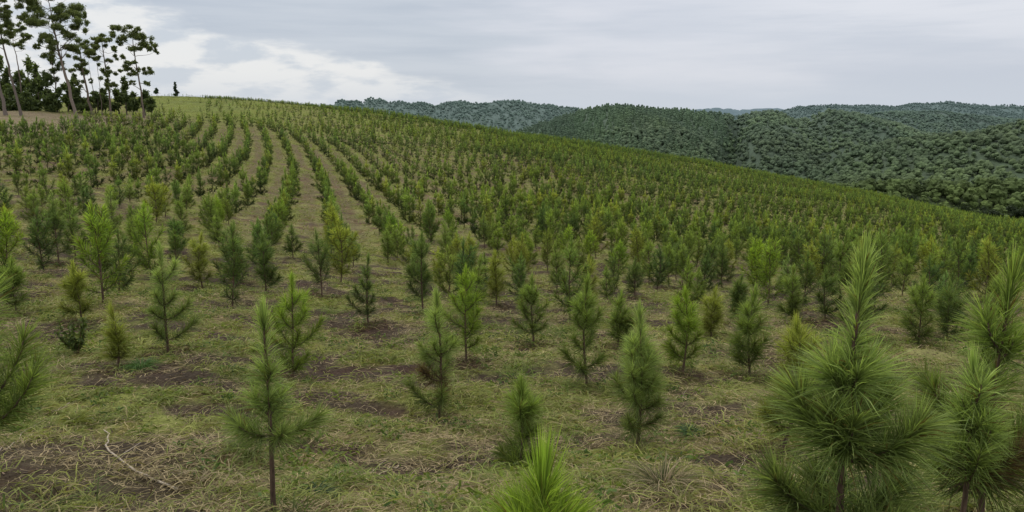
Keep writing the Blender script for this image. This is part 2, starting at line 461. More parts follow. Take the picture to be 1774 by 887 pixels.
PAL = {
    'mid':    ((.104, .152, .040), (.220, .285, .072)),
    'dark':   ((.069, .110, .036), (.144, .195, .056)),
    'blue':   ((.122, .176, .056), (.300, .372, .118)),
    'bright': ((.130, .205, .032), (.262, .348, .054)),
    'yellow': ((.148, .180, .038), (.285, .310, .070)),
}
def sapling(rng, H, n_need, wid, pal='mid', shape='column', nl=None, levels=None, lean=0.0, bare=.12, brown=0.0, branches=None, seg=6, radial=1.0):
    """returns (trunk Geo, [(branch Geo, needles Geo)], crown Geo); base at the origin, z up"""
    nl = nl or (.14 + .055 * H)
    tc, tp = np.array(PAL[pal][0]) * PALK, np.array(PAL[pal][1]) * PALK
    tz = np.linspace(0, 1, 9)
    bend = rng.normal(size=2) * (.024 if not lean or abs(lean) > .01 else .010) * H; lean = lean or .03 * rng.normal()
    path = np.stack([lean * H * tz ** 1.3 + bend[0] * np.sin(tz * 3.1), bend[1] * np.sin(tz * 4.0) + .1 * lean * H * tz, (H - nl * .75) * tz], 1)
    path[0, 2] = -.06
    tr = Geo(); tube(tr, path, (.0125 * (1 - .75 * tz) + .0015) * (.5 + .5 * H), BARK, seg)
    def at(h):
        x = np.clip(h, 0, 1) * 8; i = min(int(x), 7); return path[i] + (path[i + 1] - path[i]) * (x - i)
    br = []
    if branches is None:
        branches = []
        lop, lopa = .4 * rng.random(), rng.random() * 6.28
        nlev = levels or int(rng.integers(4, 7))
        for k in range(nlev):
            h = bare + .06 + (0.80 - bare) * (k + .25 * rng.random()) / nlev
            m = int(rng.integers(3, 6))
            a0 = rng.random() * 6.28
            if shape == 'column': Lb = H * (.19 + .10 * rng.random()) * (1.05 - .6 * h)
            elif shape == 'cone': Lb = H * (.30 + .06 * rng.random()) * (1.05 - .95 * h)
            elif shape == 'oval': Lb = H * .27 * math.sin(math.pi * min(1, .18 + h * .85)) * (.8 + .4 * rng.random())
            else: Lb = H * (.26 if k == 0 else .10) * (.8 + .4 * rng.random())
            for j in range(m):
                aj = a0 + j * 6.283 / m + .3 * rng.normal()
                if rng.random() < .12: continue
                branches.append((h + .02 * rng.normal(), aj, (1 + lop * math.cos(aj - lopa)) * Lb * radial * (.75 + .5 * rng.random()), 8 + 22 * rng.random() + 38 * h))
    tot = sum(b[2] for b in branches) + H * (1 - bare) * .75
    nt_ = 0
    for b in branches:
        h, a, Lb, el = b[:4]
        p0 = at(h); e0 = R(el - 12); ts = np.linspace(0, 1, 6)
        e = e0 + R(40) * ts
        step = Lb / 5
        pts = [p0]
        for k in range(1, 6):
            pts.append(pts[-1] + step * np.array([math.cos(e[k]) * math.cos(a), math.cos(e[k]) * math.sin(a), math.sin(e[k])]))
        pts = np.array(pts)
        bg = Geo(); tube(bg, pts, (.0055 * (1 - .7 * ts) + .001) * (.5 + .5 * H), (.105, .07, .045), 5)
        ng = Geo(); nn = int(n_need * Lb / tot * (1.15 if len(b) < 5 else b[4]))
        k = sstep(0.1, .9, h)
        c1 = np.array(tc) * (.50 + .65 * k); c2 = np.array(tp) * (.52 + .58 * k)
        if rng.random() < brown: c1, c2 = np.array([.085, .055, .03]), np.array([.14, .095, .05])
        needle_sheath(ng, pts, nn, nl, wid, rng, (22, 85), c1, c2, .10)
        br.append((bg, ng)); nt_ += nn
    cg = Geo()
    if H > 1.25 and branches and len(branches) == len(BIG): nl_c = nl * .72
    else: nl_c = nl
    n1 = max(10, int((n_need * H * (1 - bare) * .55 / tot)))
    fine = np.array([at(x) for x in np.linspace(bare + .02, 1, 14)])
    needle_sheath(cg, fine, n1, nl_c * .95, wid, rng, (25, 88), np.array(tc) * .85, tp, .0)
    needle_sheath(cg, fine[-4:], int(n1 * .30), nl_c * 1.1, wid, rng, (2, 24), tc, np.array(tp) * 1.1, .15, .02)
    if brown:
        needle_sheath(cg, fine[:6], int(n1 * .35), nl * .9, wid, rng, (60, 120), (.075, .05, .03), (.13, .09, .05), 0, .8)
    return tr, br, cg

def make_tree(name, loc, parts, detailed, label, group, rotz=0, mat=None, cat="pine sapling"):
    tr, br, cg = parts
    root = bpy.data.objects.new(name, None); COL.objects.link(root)
    root.location = loc; root.rotation_euler = (0, 0, rotz); root.empty_display_size = .2
    tag(root, label, cat, group)
    mat = mat or M_needle
    if detailed:
        link("trunk", tr.mesh("trunk", M_bark, True), root)
        link("crown", cg.mesh("crown", mat), root)
        for bg, ng in br:
            b = link("branch", bg.mesh("branch", M_bark, True), root)
            link("needles", ng.mesh("needles", mat), b)
    else:
        for bg, ng in br: tr.merge(bg); cg.merge(ng)
        link("trunk", tr.mesh("trunk", M_bark, True), root)
        link("crown", cg.mesh("crown", mat), root)
    return root

GRP = "young pine saplings planted across the slope"
placed = []
# (px, base py or None, top py, distance or None, palette, shape, options, label)
P_ = math.pi
BIG = [  # height fraction, azimuth, length, elevation
    (.43, 2.7, .30, 42), (.43, .35, .30, 42), (.44, 1.4, .22, 40), (.44, 4.6, .20, 50), (.42, 5.5, .34, 28), (.43, 3.7, .22, 55),
    (.62, 2.9, .13, 45), (.62, .2, .14, 45), (.63, 4.9, .10, 50), (.62, 1.5, .12, 45),
    (.24, 3.25, .33, 22, 1.25), (.22, 5.05, .30, 14, 1.6), (.23, .1, .28, 20), (.2, 1.7, .25, 25)]
THIN = [(.40, .3, .27, 10, 1.0), (.41, 1.6, .20, 15, 1.0), (.40, 2.8, .27, 8, 1.0), (.42, 4.1, .22, 18, 1.0), (.41, 5.3, .22, 12, 1.0),
    (.52, .9, .12, 40), (.52, 3.3, .13, 42), (.55, 5.0, .10, 45), (.66, 2.2, .09, 55), (.68, 5.6, .08, 55)]
TUFT = [(.50, k * 1.05, .19, 58, 1.4) for k in range(6)] + [(.32, .5 + k * 1.26, .22, 42, 1.3) for k in range(5)]
HERO = [
    (1500, None, 378, 2.8, 'blue', 'column', dict(n=6200, w=.0036, nl=.22, branches=BIG, bare=.2), "largest foreground pine sapling at right, long needles spraying from its tall leader"),
    (940, None, 760, 2.2, 'bright', 'column', dict(n=5200, w=.0030, nl=.23, bare=.25, branches=TUFT), "vivid green needle tuft of a low pine cut by the bottom edge of the photo"),
    (1752, None, 424, 3.3, 'mid', 'cone', dict(n=4300, w=.0034, nl=.20, bare=.22), "tall foreground pine sapling cut by the right edge of the photo"),
    (1692, None, 598, 3.0, 'blue', 'top', dict(n=2600, w=.0030, nl=.16, bare=.42, brown=.08), "foreground sapling with bare brown lower stem between the two tallest right-hand pines"),
    (452, None, 510, 3.95, 'blue', 'whorl', dict(n=3000, w=.0028, nl=.16, bare=.38, branches=THIN), "foreground sapling with bare lower stem and one wide whorl, left of centre"),
    (-85, None, 452, 3.5, 'mid', 'oval', dict(n=4600, w=.0032, nl=.19, bare=.34, radial=1.25), "foreground pine sapling half cut by the left edge of the photo"),
    (900, 825, 643, None, 'mid', 'column', dict(n=4200, w=.0024, nl=.17, bare=.1, levels=3), "narrow sapling with upright brush top directly behind the bottom-edge tuft"),
    (1103, 785, 518, None, 'blue', 'cone', dict(n=6500, w=.0026, nl=.17, bare=.22), "cone-shaped sapling standing just behind the dry tan grass tuft"),
    (1350, 795, 538, None, 'yellow', 'column', dict(n=4200, w=.0028, nl=.16, bare=.24), "yellowish green narrow sapling close left of the largest foreground pine"),
    (760, 732, 490, None, 'blue', 'column', dict(n=4800, w=.0028, nl=.16, bare=.12, brown=.25), "sapling with a skirt of dead brown needles around its base, near the middle"),
    (507, 662, 465, None, 'bright', 'oval', dict(n=4200, w=.0032, nl=.16, bare=.16), "fresh green sapling close behind the bare-stemmed foreground one"),
    (808, 628, 455, None, 'bright', 'oval', dict(n=3600, w=.0034, nl=.16, bare=.2), "bright green sapling standing behind the one with brown lower needles"),
    (1018, 672, 468, None, 'mid', 'column', dict(n=4200, w=.0032, nl=.16, bare=.18), "tall slender sapling behind and left of the cone-shaped one"),
    (1182, 648, 492, None, 'bright', 'oval', dict(n=3600, w=.0034, nl=.16, bare=.2), "bright bushy sapling behind and right of the cone-shaped one"),
    (925, 597, 470, None, 'mid', 'oval', dict(n=3000, w=.0038, nl=.16, bare=.2), "rounded medium green sapling alone in the gap beyond the bottom-edge tuft"),
    (292, 614, 416, None, 'blue', 'column', dict(n=4200, w=.0034, nl=.17, bare=.12), "tall slim dull green sapling with dark thin stem, left foreground"),
    (638, 565, 436, None, 'dark', 'cone', dict(n=2600, w=.004, nl=.13, bare=.16, radial=.85), "dark green sapling with curled branches alone in open grass left of centre"),
    (558, 515, 392, None, 'dark', 'oval', dict(n=2200, w=.0045, bare=.3), "dark oval sapling on a clear thin stem at the front end of a hedge-like row"),
    (733, 545, 398, None, 'dark', 'column', dict(n=2600, w=.0045, bare=.2), "dark columnar sapling between the curled-branch one and the bright one"),
    (142, 565, 448, None, 'yellow', 'oval', dict(n=2600, w=.004, bare=.25), "olive sapling beside the broken red-brown weed stalks at far left"),
    (102, 457, 345, None, 'dark', 'oval', dict(n=2400, w=.005, bare=.2), "dark bushy sapling on the left slope above the olive one"),
    (1590, 600, 470, None, 'mid', 'oval', dict(n=2600, w=.004), "sapling half hidden behind the right shoulder of the largest foreground pine"),
    (1300, 655, 487, None, 'mid', 'column', dict(n=3200, w=.0036, bare=.18), "grey-green sapling left of the yellowish narrow one"),
    (1232, 590, 492, None, 'yellow', 'oval', dict(n=2200, w=.0042, bare=.18), "light green sapling touching the right side of the bright bushy one"),
    (1640, 590, 480, None, 'dark', 'oval', dict(n=2200, w=.0042, bare=.15), "dark sapling seen in the gap between the two tallest right-hand pines"),
    (246, 459, 352, None, 'mid', 'oval', dict(n=2000, w=.0055, bare=.24), "rounded green sapling up slope behind the slim dull green one"),
    (182, 482, 398, None, 'mid', 'column', dict(n=2000, w=.005, bare=.2), "small leaning green sapling behind the olive one at left"),
    (352, 500, 400, None, 'yellow', 'oval', dict(n=2200, w=.005, bare=.16), "pale olive rounded sapling beside the leafy weed clump"),
    (462, 512, 398, None, 'dark', 'cone', dict(n=2400, w=.005, bare=.16), "dark sapling seen behind the top of the bare-stemmed foreground one"),
    (508, 447, 385, None, 'dark', 'column', dict(n=1500, w=.006, bare=.25), "small dark sapling in front of the brown strips between rows"),
    (860, 532, 430, None, 'yellow', 'column', dict(n=2200, w=.0048, bare=.22), "light olive sapling just right of and behind the bright green central one"),
    (1100, 517, 440, None, 'dark', 'oval', dict(n=1700, w=.0052, bare=.15), "small dark sapling directly above the cone-shaped one in the view"),
    (965, 507, 415, None, 'mid', 'column', dict(n=1900, w=.0052, bare=.18), "mid green sapling up slope behind the rounded one in the gap"),
    (908, 487, 400, None, 'yellow', 'column', dict(n=1800, w=.0055, bare=.18), "pale sapling beyond the light olive one at the centre"),
    (770, 462, 385, None, 'mid', 'column', dict(n=1700, w=.006, bare=.2), "slender sapling behind the dark columnar one near the centre"),
    (672, 456, 396, None, 'mid', 'oval', dict(n=1500, w=.006, bare=.2), "small sapling at the front end of a row above the curled-branch one"),
    (1070, 602, 500, None, 'mid', 'column', dict(n=2200, w=.0042, bare=.2), "thin sapling between the tall slender one and the cone-shaped one"),
    (1372, 560, 455, None, 'mid', 'column', dict(n=1900, w=.0046), "green sapling behind the tip of the yellowish narrow one"),
    (1430, 555, 460, None, 'dark', 'oval', dict(n=1900, w=.0046), "dark sapling just left of the leader of the largest foreground pine"),
    (1250, 500, 410, None, 'dark', 'column', dict(n=1700, w=.0056), "dark sapling up slope behind the light green one right of centre"),
    (1160, 500, 415, None, 'mid', 'column', dict(n=1700, w=.0056), "green sapling up slope behind the bright bushy one"),
    (412, 488, 378, None, 'dark', 'column', dict(n=1800, w=.0055, bare=.2), "dark sapling rising behind the leafy weed clump"),
    (318, 412, 335, None, 'mid', 'column', dict(n=1500, w=.0065, bare=.2), "small sapling above the slim dull green one, near the bend of the rows"),
    (380, 432, 360, None, 'mid', 'column', dict(n=1500, w=.0065, bare=.2), "small sapling in line behind the pale olive rounded one"),
    (30, 545, 440, None, 'mid', 'oval', dict(n=2200, w=.0048, bare=.2), "dark green sapling behind the one cut by the left edge"),
    (820, 492, 398, None, 'yellow', 'column', dict(n=1700, w=.0056, bare=.2), "yellow-tipped sapling rising behind the bright green central one"),
    (1020, 540, 438, None, 'yellow', 'column', dict(n=1500, w=.005, bare=.2), "pale sapling peeking over the tall slender one"),
    (1280, 560, 470, None, 'dark', 'column', dict(n=1900, w=.005, bare=.2), "dark slim sapling between the light green one and the grey-green one"),
    (60, 400, 322, None, 'mid', 'oval', dict(n=1600, w=.006, bare=.2), "bushy green sapling up slope behind the dark bushy one at far left"),
    (205, 640, 520, None, 'yellow', 'column', dict(n=1500, w=.0036, bare=.2, radial=.6), "thin sparse sapling shoot left of the slim dull green one"),
    (590, 470, 405, None, 'mid', 'column', dict(n=1500, w=.006, bare=.2), "small sapling right behind the dark oval one on the clear stem"),
    (1490, 590, 470, None, 'mid', 'column', dict(n=1900, w=.0046, bare=.2), "sapling mostly covered by the leader of the largest foreground pine"),
    (840, 430, 370, None, 'dark', 'oval', dict(n=1300, w=.007, bare=.2), "small dark oval sapling far behind the yellow-tipped one"),
    (1720, 560, 470, None, 'mid', 'column', dict(n=1700, w=.005, bare=.2), "sapling behind the pine cut by the right edge"),
]
for i, (px, by, ty, D, pal, shp, op, label) in enumerate(HERO):
    rng = np.random.default_rng(100 + i)
    u = u_of(px, ty)
    if D is None: X, Y = unproject(px, by)
    else: X, Y = u * D, D
    z = float(ground_z(X, Y))
    H = (EYE - float(tan_of(ty)) * Y) - z
    op = dict(op); n = op.pop('n'); w = op.pop('w')
    if D is None or i == 2: op['bare'] = op.get('bare', .15) * .5; op['radial'] = op.get('radial', 1) * .95; n = int(n * .85); w *= 1.12
    if D is not None: op['lean'] = .004
    parts = sapling(rng, H, n, w, pal, shp, seg=8, **op)
    make_tree("pine_sapling", (X, Y, z), parts, Y < 9.5, label, GRP)
    placed.append((X, Y))
placed = np.array(placed)

# planting grid
DMAX = 250
def grid_points():
    ss = np.arange(-150, 165) * ROW_S
    tt = np.arange(0, 265) * 1.25
    S, T = np.meshgrid(ss, tt, indexing='ij')
    T = T + (RNG.random(S.shape[0])[:, None] * 1.25)
    jit = .10 + .45 * sstep(30, 12, T)
    S = S + RNG.normal(size=S.shape) * (.14 + .42 * sstep(-.16, .10, (S + ROW_T * T) / np.maximum(T, 1)))
    T = T + RNG.normal(size=S.shape) * .28
    # rotate back
    X0 = (S * 1.0 - ROW_T * 0) ; 
    ex = np.array([1, -ROW_T]) / _rn    # s direction in (X,Y)
    et = np.array([ROW_T, 1]) / _rn
    X = S * ex[0] + T * et[0] + .55; Y = S * ex[1] + T * et[1]
    X = X - row_shift(Y)
    far_j = .75 * sstep(95, 150, Y)
    X = X + RNG.normal(size=X.shape) * far_j; Y = Y + RNG.normal(size=X.shape) * far_j
    keep = RNG.random(X.shape) > .07
    X2 = X + .5 * ROW_S * ex[0]; Y2 = Y + .5 * ROW_S * ex[1]
    k2 = RNG.random(X.shape) < .72 * sstep(-.12, .10, X2 / np.maximum(Y2, 1)) * sstep(18, 34, Y2)
    return np.concatenate([X[keep], X2[k2]]), np.concatenate([Y[keep], Y2[k2]])
GX, GY = grid_points()
u, D = uD(GX, GY)
m = (GY > 1) & (np.abs(GX / np.maximum(GY, 1)) < .80) & (GY < DMAX)
GX, GY, u, D = GX[m], GY[m], u[m], D[m]
# clearings: bare bank and pines at far left, grassy clearing on the crest
lim = 70 + 45 * sstep(-.62, -.44, u)
m = ~((u < -.44) & (D > lim))
m &= ~((u < -.375) & (D > 118) & (u > -.47) & (RNG.random(len(u)) < .93))
m &= ~((u < -.22) & (D > 130) & (D < 190) & (RNG.random(len(u)) < .15 + .45 * sstep(-.26, -.34, u)))
GX, GY, u, D = GX[m], GY[m], u[m], D[m]
dmin = np.min(np.hypot(GX[:, None] - placed[:, 0], GY[:, None] - placed[:, 1]), axis=1)
m = (D > 12.5) & (dmin > np.where(D < 24, .85, .6))
m &= ~((D < 15) & (RNG.random(len(D)) < .4))
GX, GY, u, D = GX[m], GY[m], u[m], D[m]
ordr = np.argsort(D)
inview = np.abs(GX / GY) < .66
idx_ind = [k for k in ordr if inview[k]][:242]
ind = set(idx_ind)

def grid_height(X, Y):
    u_ = X / np.maximum(Y, 1)
    h = 1.40 + .02 * sstep(25, 45, Y) - .25 * sstep(.02, .3, u_) * sstep(20, 45, Y) + .5 * (fbm(X / 12.0, Y / 12.0, 51, 2) - .5)
    return h * (1 - .45 * sstep(120, 190, Y) * sstep(-.14, -.3, u_))

# individually placed saplings: variants share mesh data
VAR = []
pals = ['mid', 'dark', 'yellow', 'mid', 'bright', 'dark', 'mid', 'blue', 'dark', 'mid', 'yellow', 'dark']
shps = ['column', 'oval', 'column', 'oval', 'oval', 'column', 'cone', 'column', 'oval', 'column', 'oval', 'column']
for i in range(18):
    rng = np.random.default_rng(400 + i)
    tr, br, cg = sapling(rng, 1.25, 1300, .0085, pals[i % 12], shps[(i * 5) % 12], nl=.17, bare=.04 + .07 * rng.random(), seg=5, radial=1.1)
    for bg, ng in br: tr.merge(bg); cg.merge(ng)
    VAR.append((tr.mesh("trunk", M_bark, True), cg.mesh("crown", M_needle_t)))

def zone_label(u, D, dark):
    px = 887 + u * F
    if px < 330: a = "on the left slope below the bare bank"
    elif px < 760: a = "in the hedge-like rows divided by brown strips"
    elif px < 1250: a = "in the crowded middle right of the striped rows"
    else: a = "on the falling slope around the largest foreground pine"
    return ("small conical pine sapling " if dark == 0 else "small rounded pine sapling ") + a
for k in idx_ind:
    X, Y = float(GX[k]), float(GY[k]); vi = int(RNG.integers(0, 18))
    tm, cm = VAR[vi]
    root = bpy.data.objects.new("pine_sapling", None); COL.objects.link(root)
    root.location = (X, Y, float(ground_z(X, Y)))
    s = float(grid_height(X, Y)) / 1.25 * random.choice((random.uniform(.62, .9), random.uniform(.85, 1.1), random.uniform(.95, 1.3)))
    sx = (.35 + .65 * s) * random.uniform(.82, 1.08)
    root.rotation_euler = (random.gauss(0, .04), random.gauss(0, .04), random.uniform(0, 6.28))
    root.scale = (sx, sx, s); root.empty_display_size = .2
    tag(root, zone_label(u[k], D[k], 0 if shps[(vi * 5) % 12] != 'oval' else 1), "pine sapling", GRP)
    link("trunk", tm, root); link("crown", cm, root)

# the remaining thousands as one object
def lod_template(seed, n_need, wid, pal, shp, wood):
    rng = np.random.default_rng(seed)
    tr, br, cg = sapling(rng, 1.25, n_need, wid, pal, shp, nl=.20, bare=.03, seg=3, levels=3)
    for bg, ng in br: cg.merge(ng)
    cg.merge(tr)
    v, f, c = cg.arrays()
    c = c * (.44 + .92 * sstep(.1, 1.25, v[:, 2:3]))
    return v, f, c
def scatter(templates, X, Y, Z, S, SZ, tint, rng):
    V = []; Fc = []; C = []; off = 0
    pick = rng.integers(0, len(templates), len(X))
    for ti, (tv, tf, tc) in enumerate(templates):
        k = np.nonzero(pick == ti)[0]
        if not len(k): continue
        a = rng.random(len(k)) * 6.283; ca, sa = np.cos(a)[:, None], np.sin(a)[:, None]
        x = (tv[None, :, 0] * ca - tv[None, :, 1] * sa) * S[k][:, None] + X[k][:, None]
        y = (tv[None, :, 0] * sa + tv[None, :, 1] * ca) * S[k][:, None] + Y[k][:, None]
        z = tv[None, :, 2] * SZ[k][:, None] + Z[k][:, None]
        V.append(np.stack([x, y, z], -1).reshape(-1, 3).astype(np.float32))
        Fc.append((tf[None] + (np.arange(len(k)) * len(tv))[:, None, None]).reshape(-1, 3) + off)
        off += len(k) * len(tv)
        C.append((tc[None] * tint[k][:, None, :]).reshape(-1, 3).astype(np.float32))
    return np.concatenate(V), np.concatenate(Fc), np.concatenate(C)

rest = np.array([k for k in range(len(GX)) if k not in ind])
Gs = Geo()
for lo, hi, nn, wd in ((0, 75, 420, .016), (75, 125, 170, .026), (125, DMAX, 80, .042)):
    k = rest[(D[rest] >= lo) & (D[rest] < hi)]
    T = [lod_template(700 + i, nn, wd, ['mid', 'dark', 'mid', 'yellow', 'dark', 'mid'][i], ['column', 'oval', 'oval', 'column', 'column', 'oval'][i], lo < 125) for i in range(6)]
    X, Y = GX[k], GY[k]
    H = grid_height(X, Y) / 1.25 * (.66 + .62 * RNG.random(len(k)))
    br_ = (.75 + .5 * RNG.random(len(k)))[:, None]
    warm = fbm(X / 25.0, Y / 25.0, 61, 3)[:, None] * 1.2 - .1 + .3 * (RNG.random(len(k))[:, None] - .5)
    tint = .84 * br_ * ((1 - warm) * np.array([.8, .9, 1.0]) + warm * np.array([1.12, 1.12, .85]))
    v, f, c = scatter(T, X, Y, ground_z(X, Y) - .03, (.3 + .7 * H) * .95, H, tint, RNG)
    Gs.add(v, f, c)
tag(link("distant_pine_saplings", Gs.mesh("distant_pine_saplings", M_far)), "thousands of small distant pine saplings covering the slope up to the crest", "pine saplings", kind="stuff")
print("individual", len(idx_ind) + len(HERO), "stuff saplings", len(rest), "tris", sum(len(x) for x in Gs.f), "dist", D[idx_ind[-1]])

# ------------------------------------------------------------------ grass and litter
def ribbons(g, P, head, L, W, lift, curl, cols, rng, K=4):
    """curved ribbons of K segments that rise by lift and curl sideways; cols at root, tip"""
    n = len(P)
    pts = [P.copy()]; a = head.copy(); cur = P.copy()
    for k in range(K):
        t = (k + .5) / K
        el = lift * (1 - 1.6 * t)
        d = np.stack([np.cos(a) * np.cos(el), np.sin(a) * np.cos(el), np.sin(el)], 1)
        cur = cur + d * (L / K)[:, None]; pts.append(cur.copy()); a = a + curl / K
    V = []; C = []
    for k, p in enumerate(pts):
        w = (W * (1 - (k / K) ** 2 * .92) * .5)[:, None]
        aa = head + curl * k / K
        tw = .6 * rng.normal(size=n)
        s = np.stack([-np.sin(aa) * np.cos(tw), np.cos(aa) * np.cos(tw), np.sin(tw)], 1) if k == 0 else s
        V += [p - s * w, p + s * w]
        t = k / K
        cc = cols[0] * (1 - t) + cols[1] * t; C += [cc, cc]
    V = np.stack(V, 1).reshape(-1, 3); C = np.stack(C, 1).reshape(-1, 3)
    b = (np.arange(n) * 2 * (K + 1))[:, None]
    fs = []
    for k in range(K):
        fs += [b + [2 * k, 2 * k + 1, 2 * k + 3], b + [2 * k, 2 * k + 3, 2 * k + 2]]
    g.add(V, np.concatenate(fs, 1).reshape(-1, 3), C)

gg = Geo(); dg = Geo()
def scatter_pts(n, d0, d1, umax=.72):
    D = np.sqrt(d0 ** 2 + (d1 ** 2 - d0 ** 2) * RNG.random(n)); u = (RNG.random(n) * 2 - 1) * umax
    return u * D, D
def pick(w): return RNG.random(len(w)) < w
for d0, d1, ng_, nd, sc in ((2.0, 5, 75000, 30000, 1.0), (5, 9, 125000, 52000, 1.15), (9, 16, 150000, 60000, 1.6), (16, 30, 150000, 50000, 2.4), (30, 60, 160000, 45000, 4.0)):
    X, Y = scatter_pts(ng_, d0, d1)
    g, dry, strip, bank = cover(X, Y)
    clump = sstep(.42, .58, fbm(X / .30, Y / .30, 71, 3))
    k = pick((.08 + .92 * g) * (.12 + .88 * clump) * (1 - .55 * dry))
    X, Y = X[k], Y[k]; n = len(X); dry = dry[k]
    P = np.stack([X, Y, ground_z(X, Y) - .008], 1)
    Ls = (.05 + .15 * RNG.random(n) ** 1.6) * (.6 + .8 * clump[k]) * (1 + .25 * (sc - 1))
    hue = fbm(X / .9, Y / .9, 73, 3)[:, None]
    base = np.array([.16, .215, .06]) * (1 - hue) + np.array([.40, .41, .12]) * hue
    base = base * (.6 + .7 * RNG.random((n, 1)))
    yl = pick(np.full(n, .13)); base[yl] = np.array([.42, .36, .17]) * (.6 + .6 * RNG.random((yl.sum(), 1)))
    ribbons(gg, P, RNG.random(n) * 6.283, Ls, (.0045 + .0065 * RNG.random(n)) * sc ** .85, R(25) + R(55) * RNG.random(n), RNG.normal(size=n) * 1.3, (base * .6, base * 1.2), RNG, 3 if sc > 1.5 else 4)
    X, Y = scatter_pts(nd, d0, d1)
    g, dry, strip, bank = cover(X, Y)
    mat_ = sstep(.36, .60, fbm(X / .8 + 9, Y / .5, 75, 3))
    k = pick((.2 + .8 * mat_) * (.35 + .65 * dry))
    X, Y = X[k], Y[k]; n = len(X)
    P = np.stack([X, Y, ground_z(X, Y) + .004 + .035 * RNG.random(n)], 1)
    base = np.array([.50, .40, .25]) * (.22 + .85 * RNG.random((n, 1)) ** 1.2) * np.array([1, 1, .9 + .2 * 0])
    ribbons(dg, P, RNG.random(n) * 6.283, (.08 + .17 * RNG.random(n) ** 1.8) * (1 + .1 * (sc - 1)), (.0028 + .0026 * RNG.random(n)) * sc ** .9, R(-6) + R(26) * RNG.random(n), RNG.normal(size=n) * 2.2, (base, base), RNG, 4)
# short weeds further out as coarse tufts
for d0, d1, n, sc in ((60, 110, 150000, 7.), (110, 240, 120000, 12.)):
    X, Y = scatter_pts(n, d0, d1)
    g, dry, strip, bank = cover(X, Y)
    k = pick((.1 + .9 * g) * (1 - .7 * bank)); X, Y = X[k], Y[k]; n = len(X)
    P = np.stack([X, Y, ground_z(X, Y) - .02], 1)
    hue = fbm(X / 6, Y / 6, 77, 3)[:, None]
    base = (np.array([.14, .19, .05]) * (1 - hue) + np.array([.32, .33, .10]) * hue) * (.6 + .8 * RNG.random((n, 1)))
    ribbons(gg, P, RNG.random(n) * 6.283, .15 + .25 * RNG.random(n), np.full(n, .005 * sc), R(40) + R(40) * RNG.random(n), RNG.normal(size=n) * .6, (base * .8, base * 1.15), RNG, 2)
# broad-leaved weeds in loose clumps
nc = 1500
Xc, Yc = scatter_pts(nc, 2.6, 18)
gc = cover(Xc, Yc)[0]; kk = pick(.1 + .9 * gc); Xc, Yc = Xc[kk], Yc[kk]; nc = len(Xc)
per = 34
rr = (.05 + .13 * RNG.random(nc))
Xw = np.repeat(Xc, per) + np.repeat(rr, per) * RNG.normal(size=nc * per) * .6; Yw = np.repeat(Yc, per) + np.repeat(rr, per) * RNG.normal(size=nc * per) * .6
hw = np.repeat(rr, per) * RNG.random(nc * per) * .8
Pw = np.stack([Xw, Yw, ground_z(Xw, Yw) + hw], 1)
huew = np.repeat(RNG.random(nc), per)[:, None]
cw = (np.array([.09, .16, .045]) * (1 - huew) + np.array([.24, .30, .06]) * huew) * (.5 + .8 * RNG.random((nc * per, 1)))
dw = nrm(RNG.normal(size=(nc * per, 3)) * np.array([1, 1, .5]) + np.array([0, 0, .45]))
blades(gg, Pw, dw, .03 + .05 * RNG.random(nc * per), (.008 + .012 * RNG.random(nc * per)), .35, cw, RNG)
for (x0, y0) in placed:
    if y0 > 22: continue
    m_ = 420 if y0 < 10 else 260
    a_ = RNG.random(m_) * 6.283; q_ = .34 * RNG.random(m_) ** .6
    Xr, Yr = x0 + q_ * np.cos(a_), y0 + q_ * np.sin(a_)
    Pr = np.stack([Xr, Yr, ground_z(Xr, Yr) + .008 + .02 * RNG.random(m_)], 1)
    blades(dg, Pr, nrm(RNG.normal(size=(m_, 3)) * np.array([1, 1, .15])), .07 + .08 * RNG.random(m_), .0035 + .003 * (y0 > 9), .1, np.array([.15, .095, .055]) * (.35 + .9 * RNG.random((m_, 1))), RNG)
    m_ = 40
    a_ = RNG.random(m_) * 6.283; q_ = .16 * RNG.random(m_) ** .6
    Xr, Yr = x0 + q_ * np.cos(a_), y0 + q_ * np.sin(a_)
    Pr = np.stack([Xr, Yr, ground_z(Xr, Yr)], 1)
    cr_ = np.array([.20, .24, .07]) * (.5 + .8 * RNG.random((m_, 1)))
    ribbons(gg, Pr, RNG.random(m_) * 6.283, .10 + .14 * RNG.random(m_), np.full(m_, .006), R(45) + R(40) * RNG.random(m_), RNG.normal(size=m_), (cr_ * .6, cr_), RNG, 4)
# tall grass clumps
for q in range(150):
    D_ = math.sqrt(9 + 300 * RNG.random()); u_ = (RNG.random() * 2 - 1) * .7; x0, y0 = u_ * D_, D_
    m_ = int(RNG.integers(25, 80)); rad_ = .04 + .08 * RNG.random()
    Xr, Yr = x0 + rad_ * RNG.normal(size=m_), y0 + rad_ * RNG.normal(size=m_)
    Pr = np.stack([Xr, Yr, ground_z(Xr, Yr) - .01], 1); dryc = RNG.random() < .35
    cr_ = (np.array([.46, .38, .22]) if dryc else np.array([.22, .30, .07]) * (.7 + .6 * RNG.random())) * (.5 + .8 * RNG.random((m_, 1)))
    ribbons(dg if dryc else gg, Pr, RNG.random(m_) * 6.283, (.16 + .20 * RNG.random()) * (.5 + .8 * RNG.random(m_)), .004 + .005 * RNG.random(m_), R(40) + R(45) * RNG.random(m_), RNG.normal(size=m_) * 1.1, (cr_ * .55, cr_), RNG, 4)
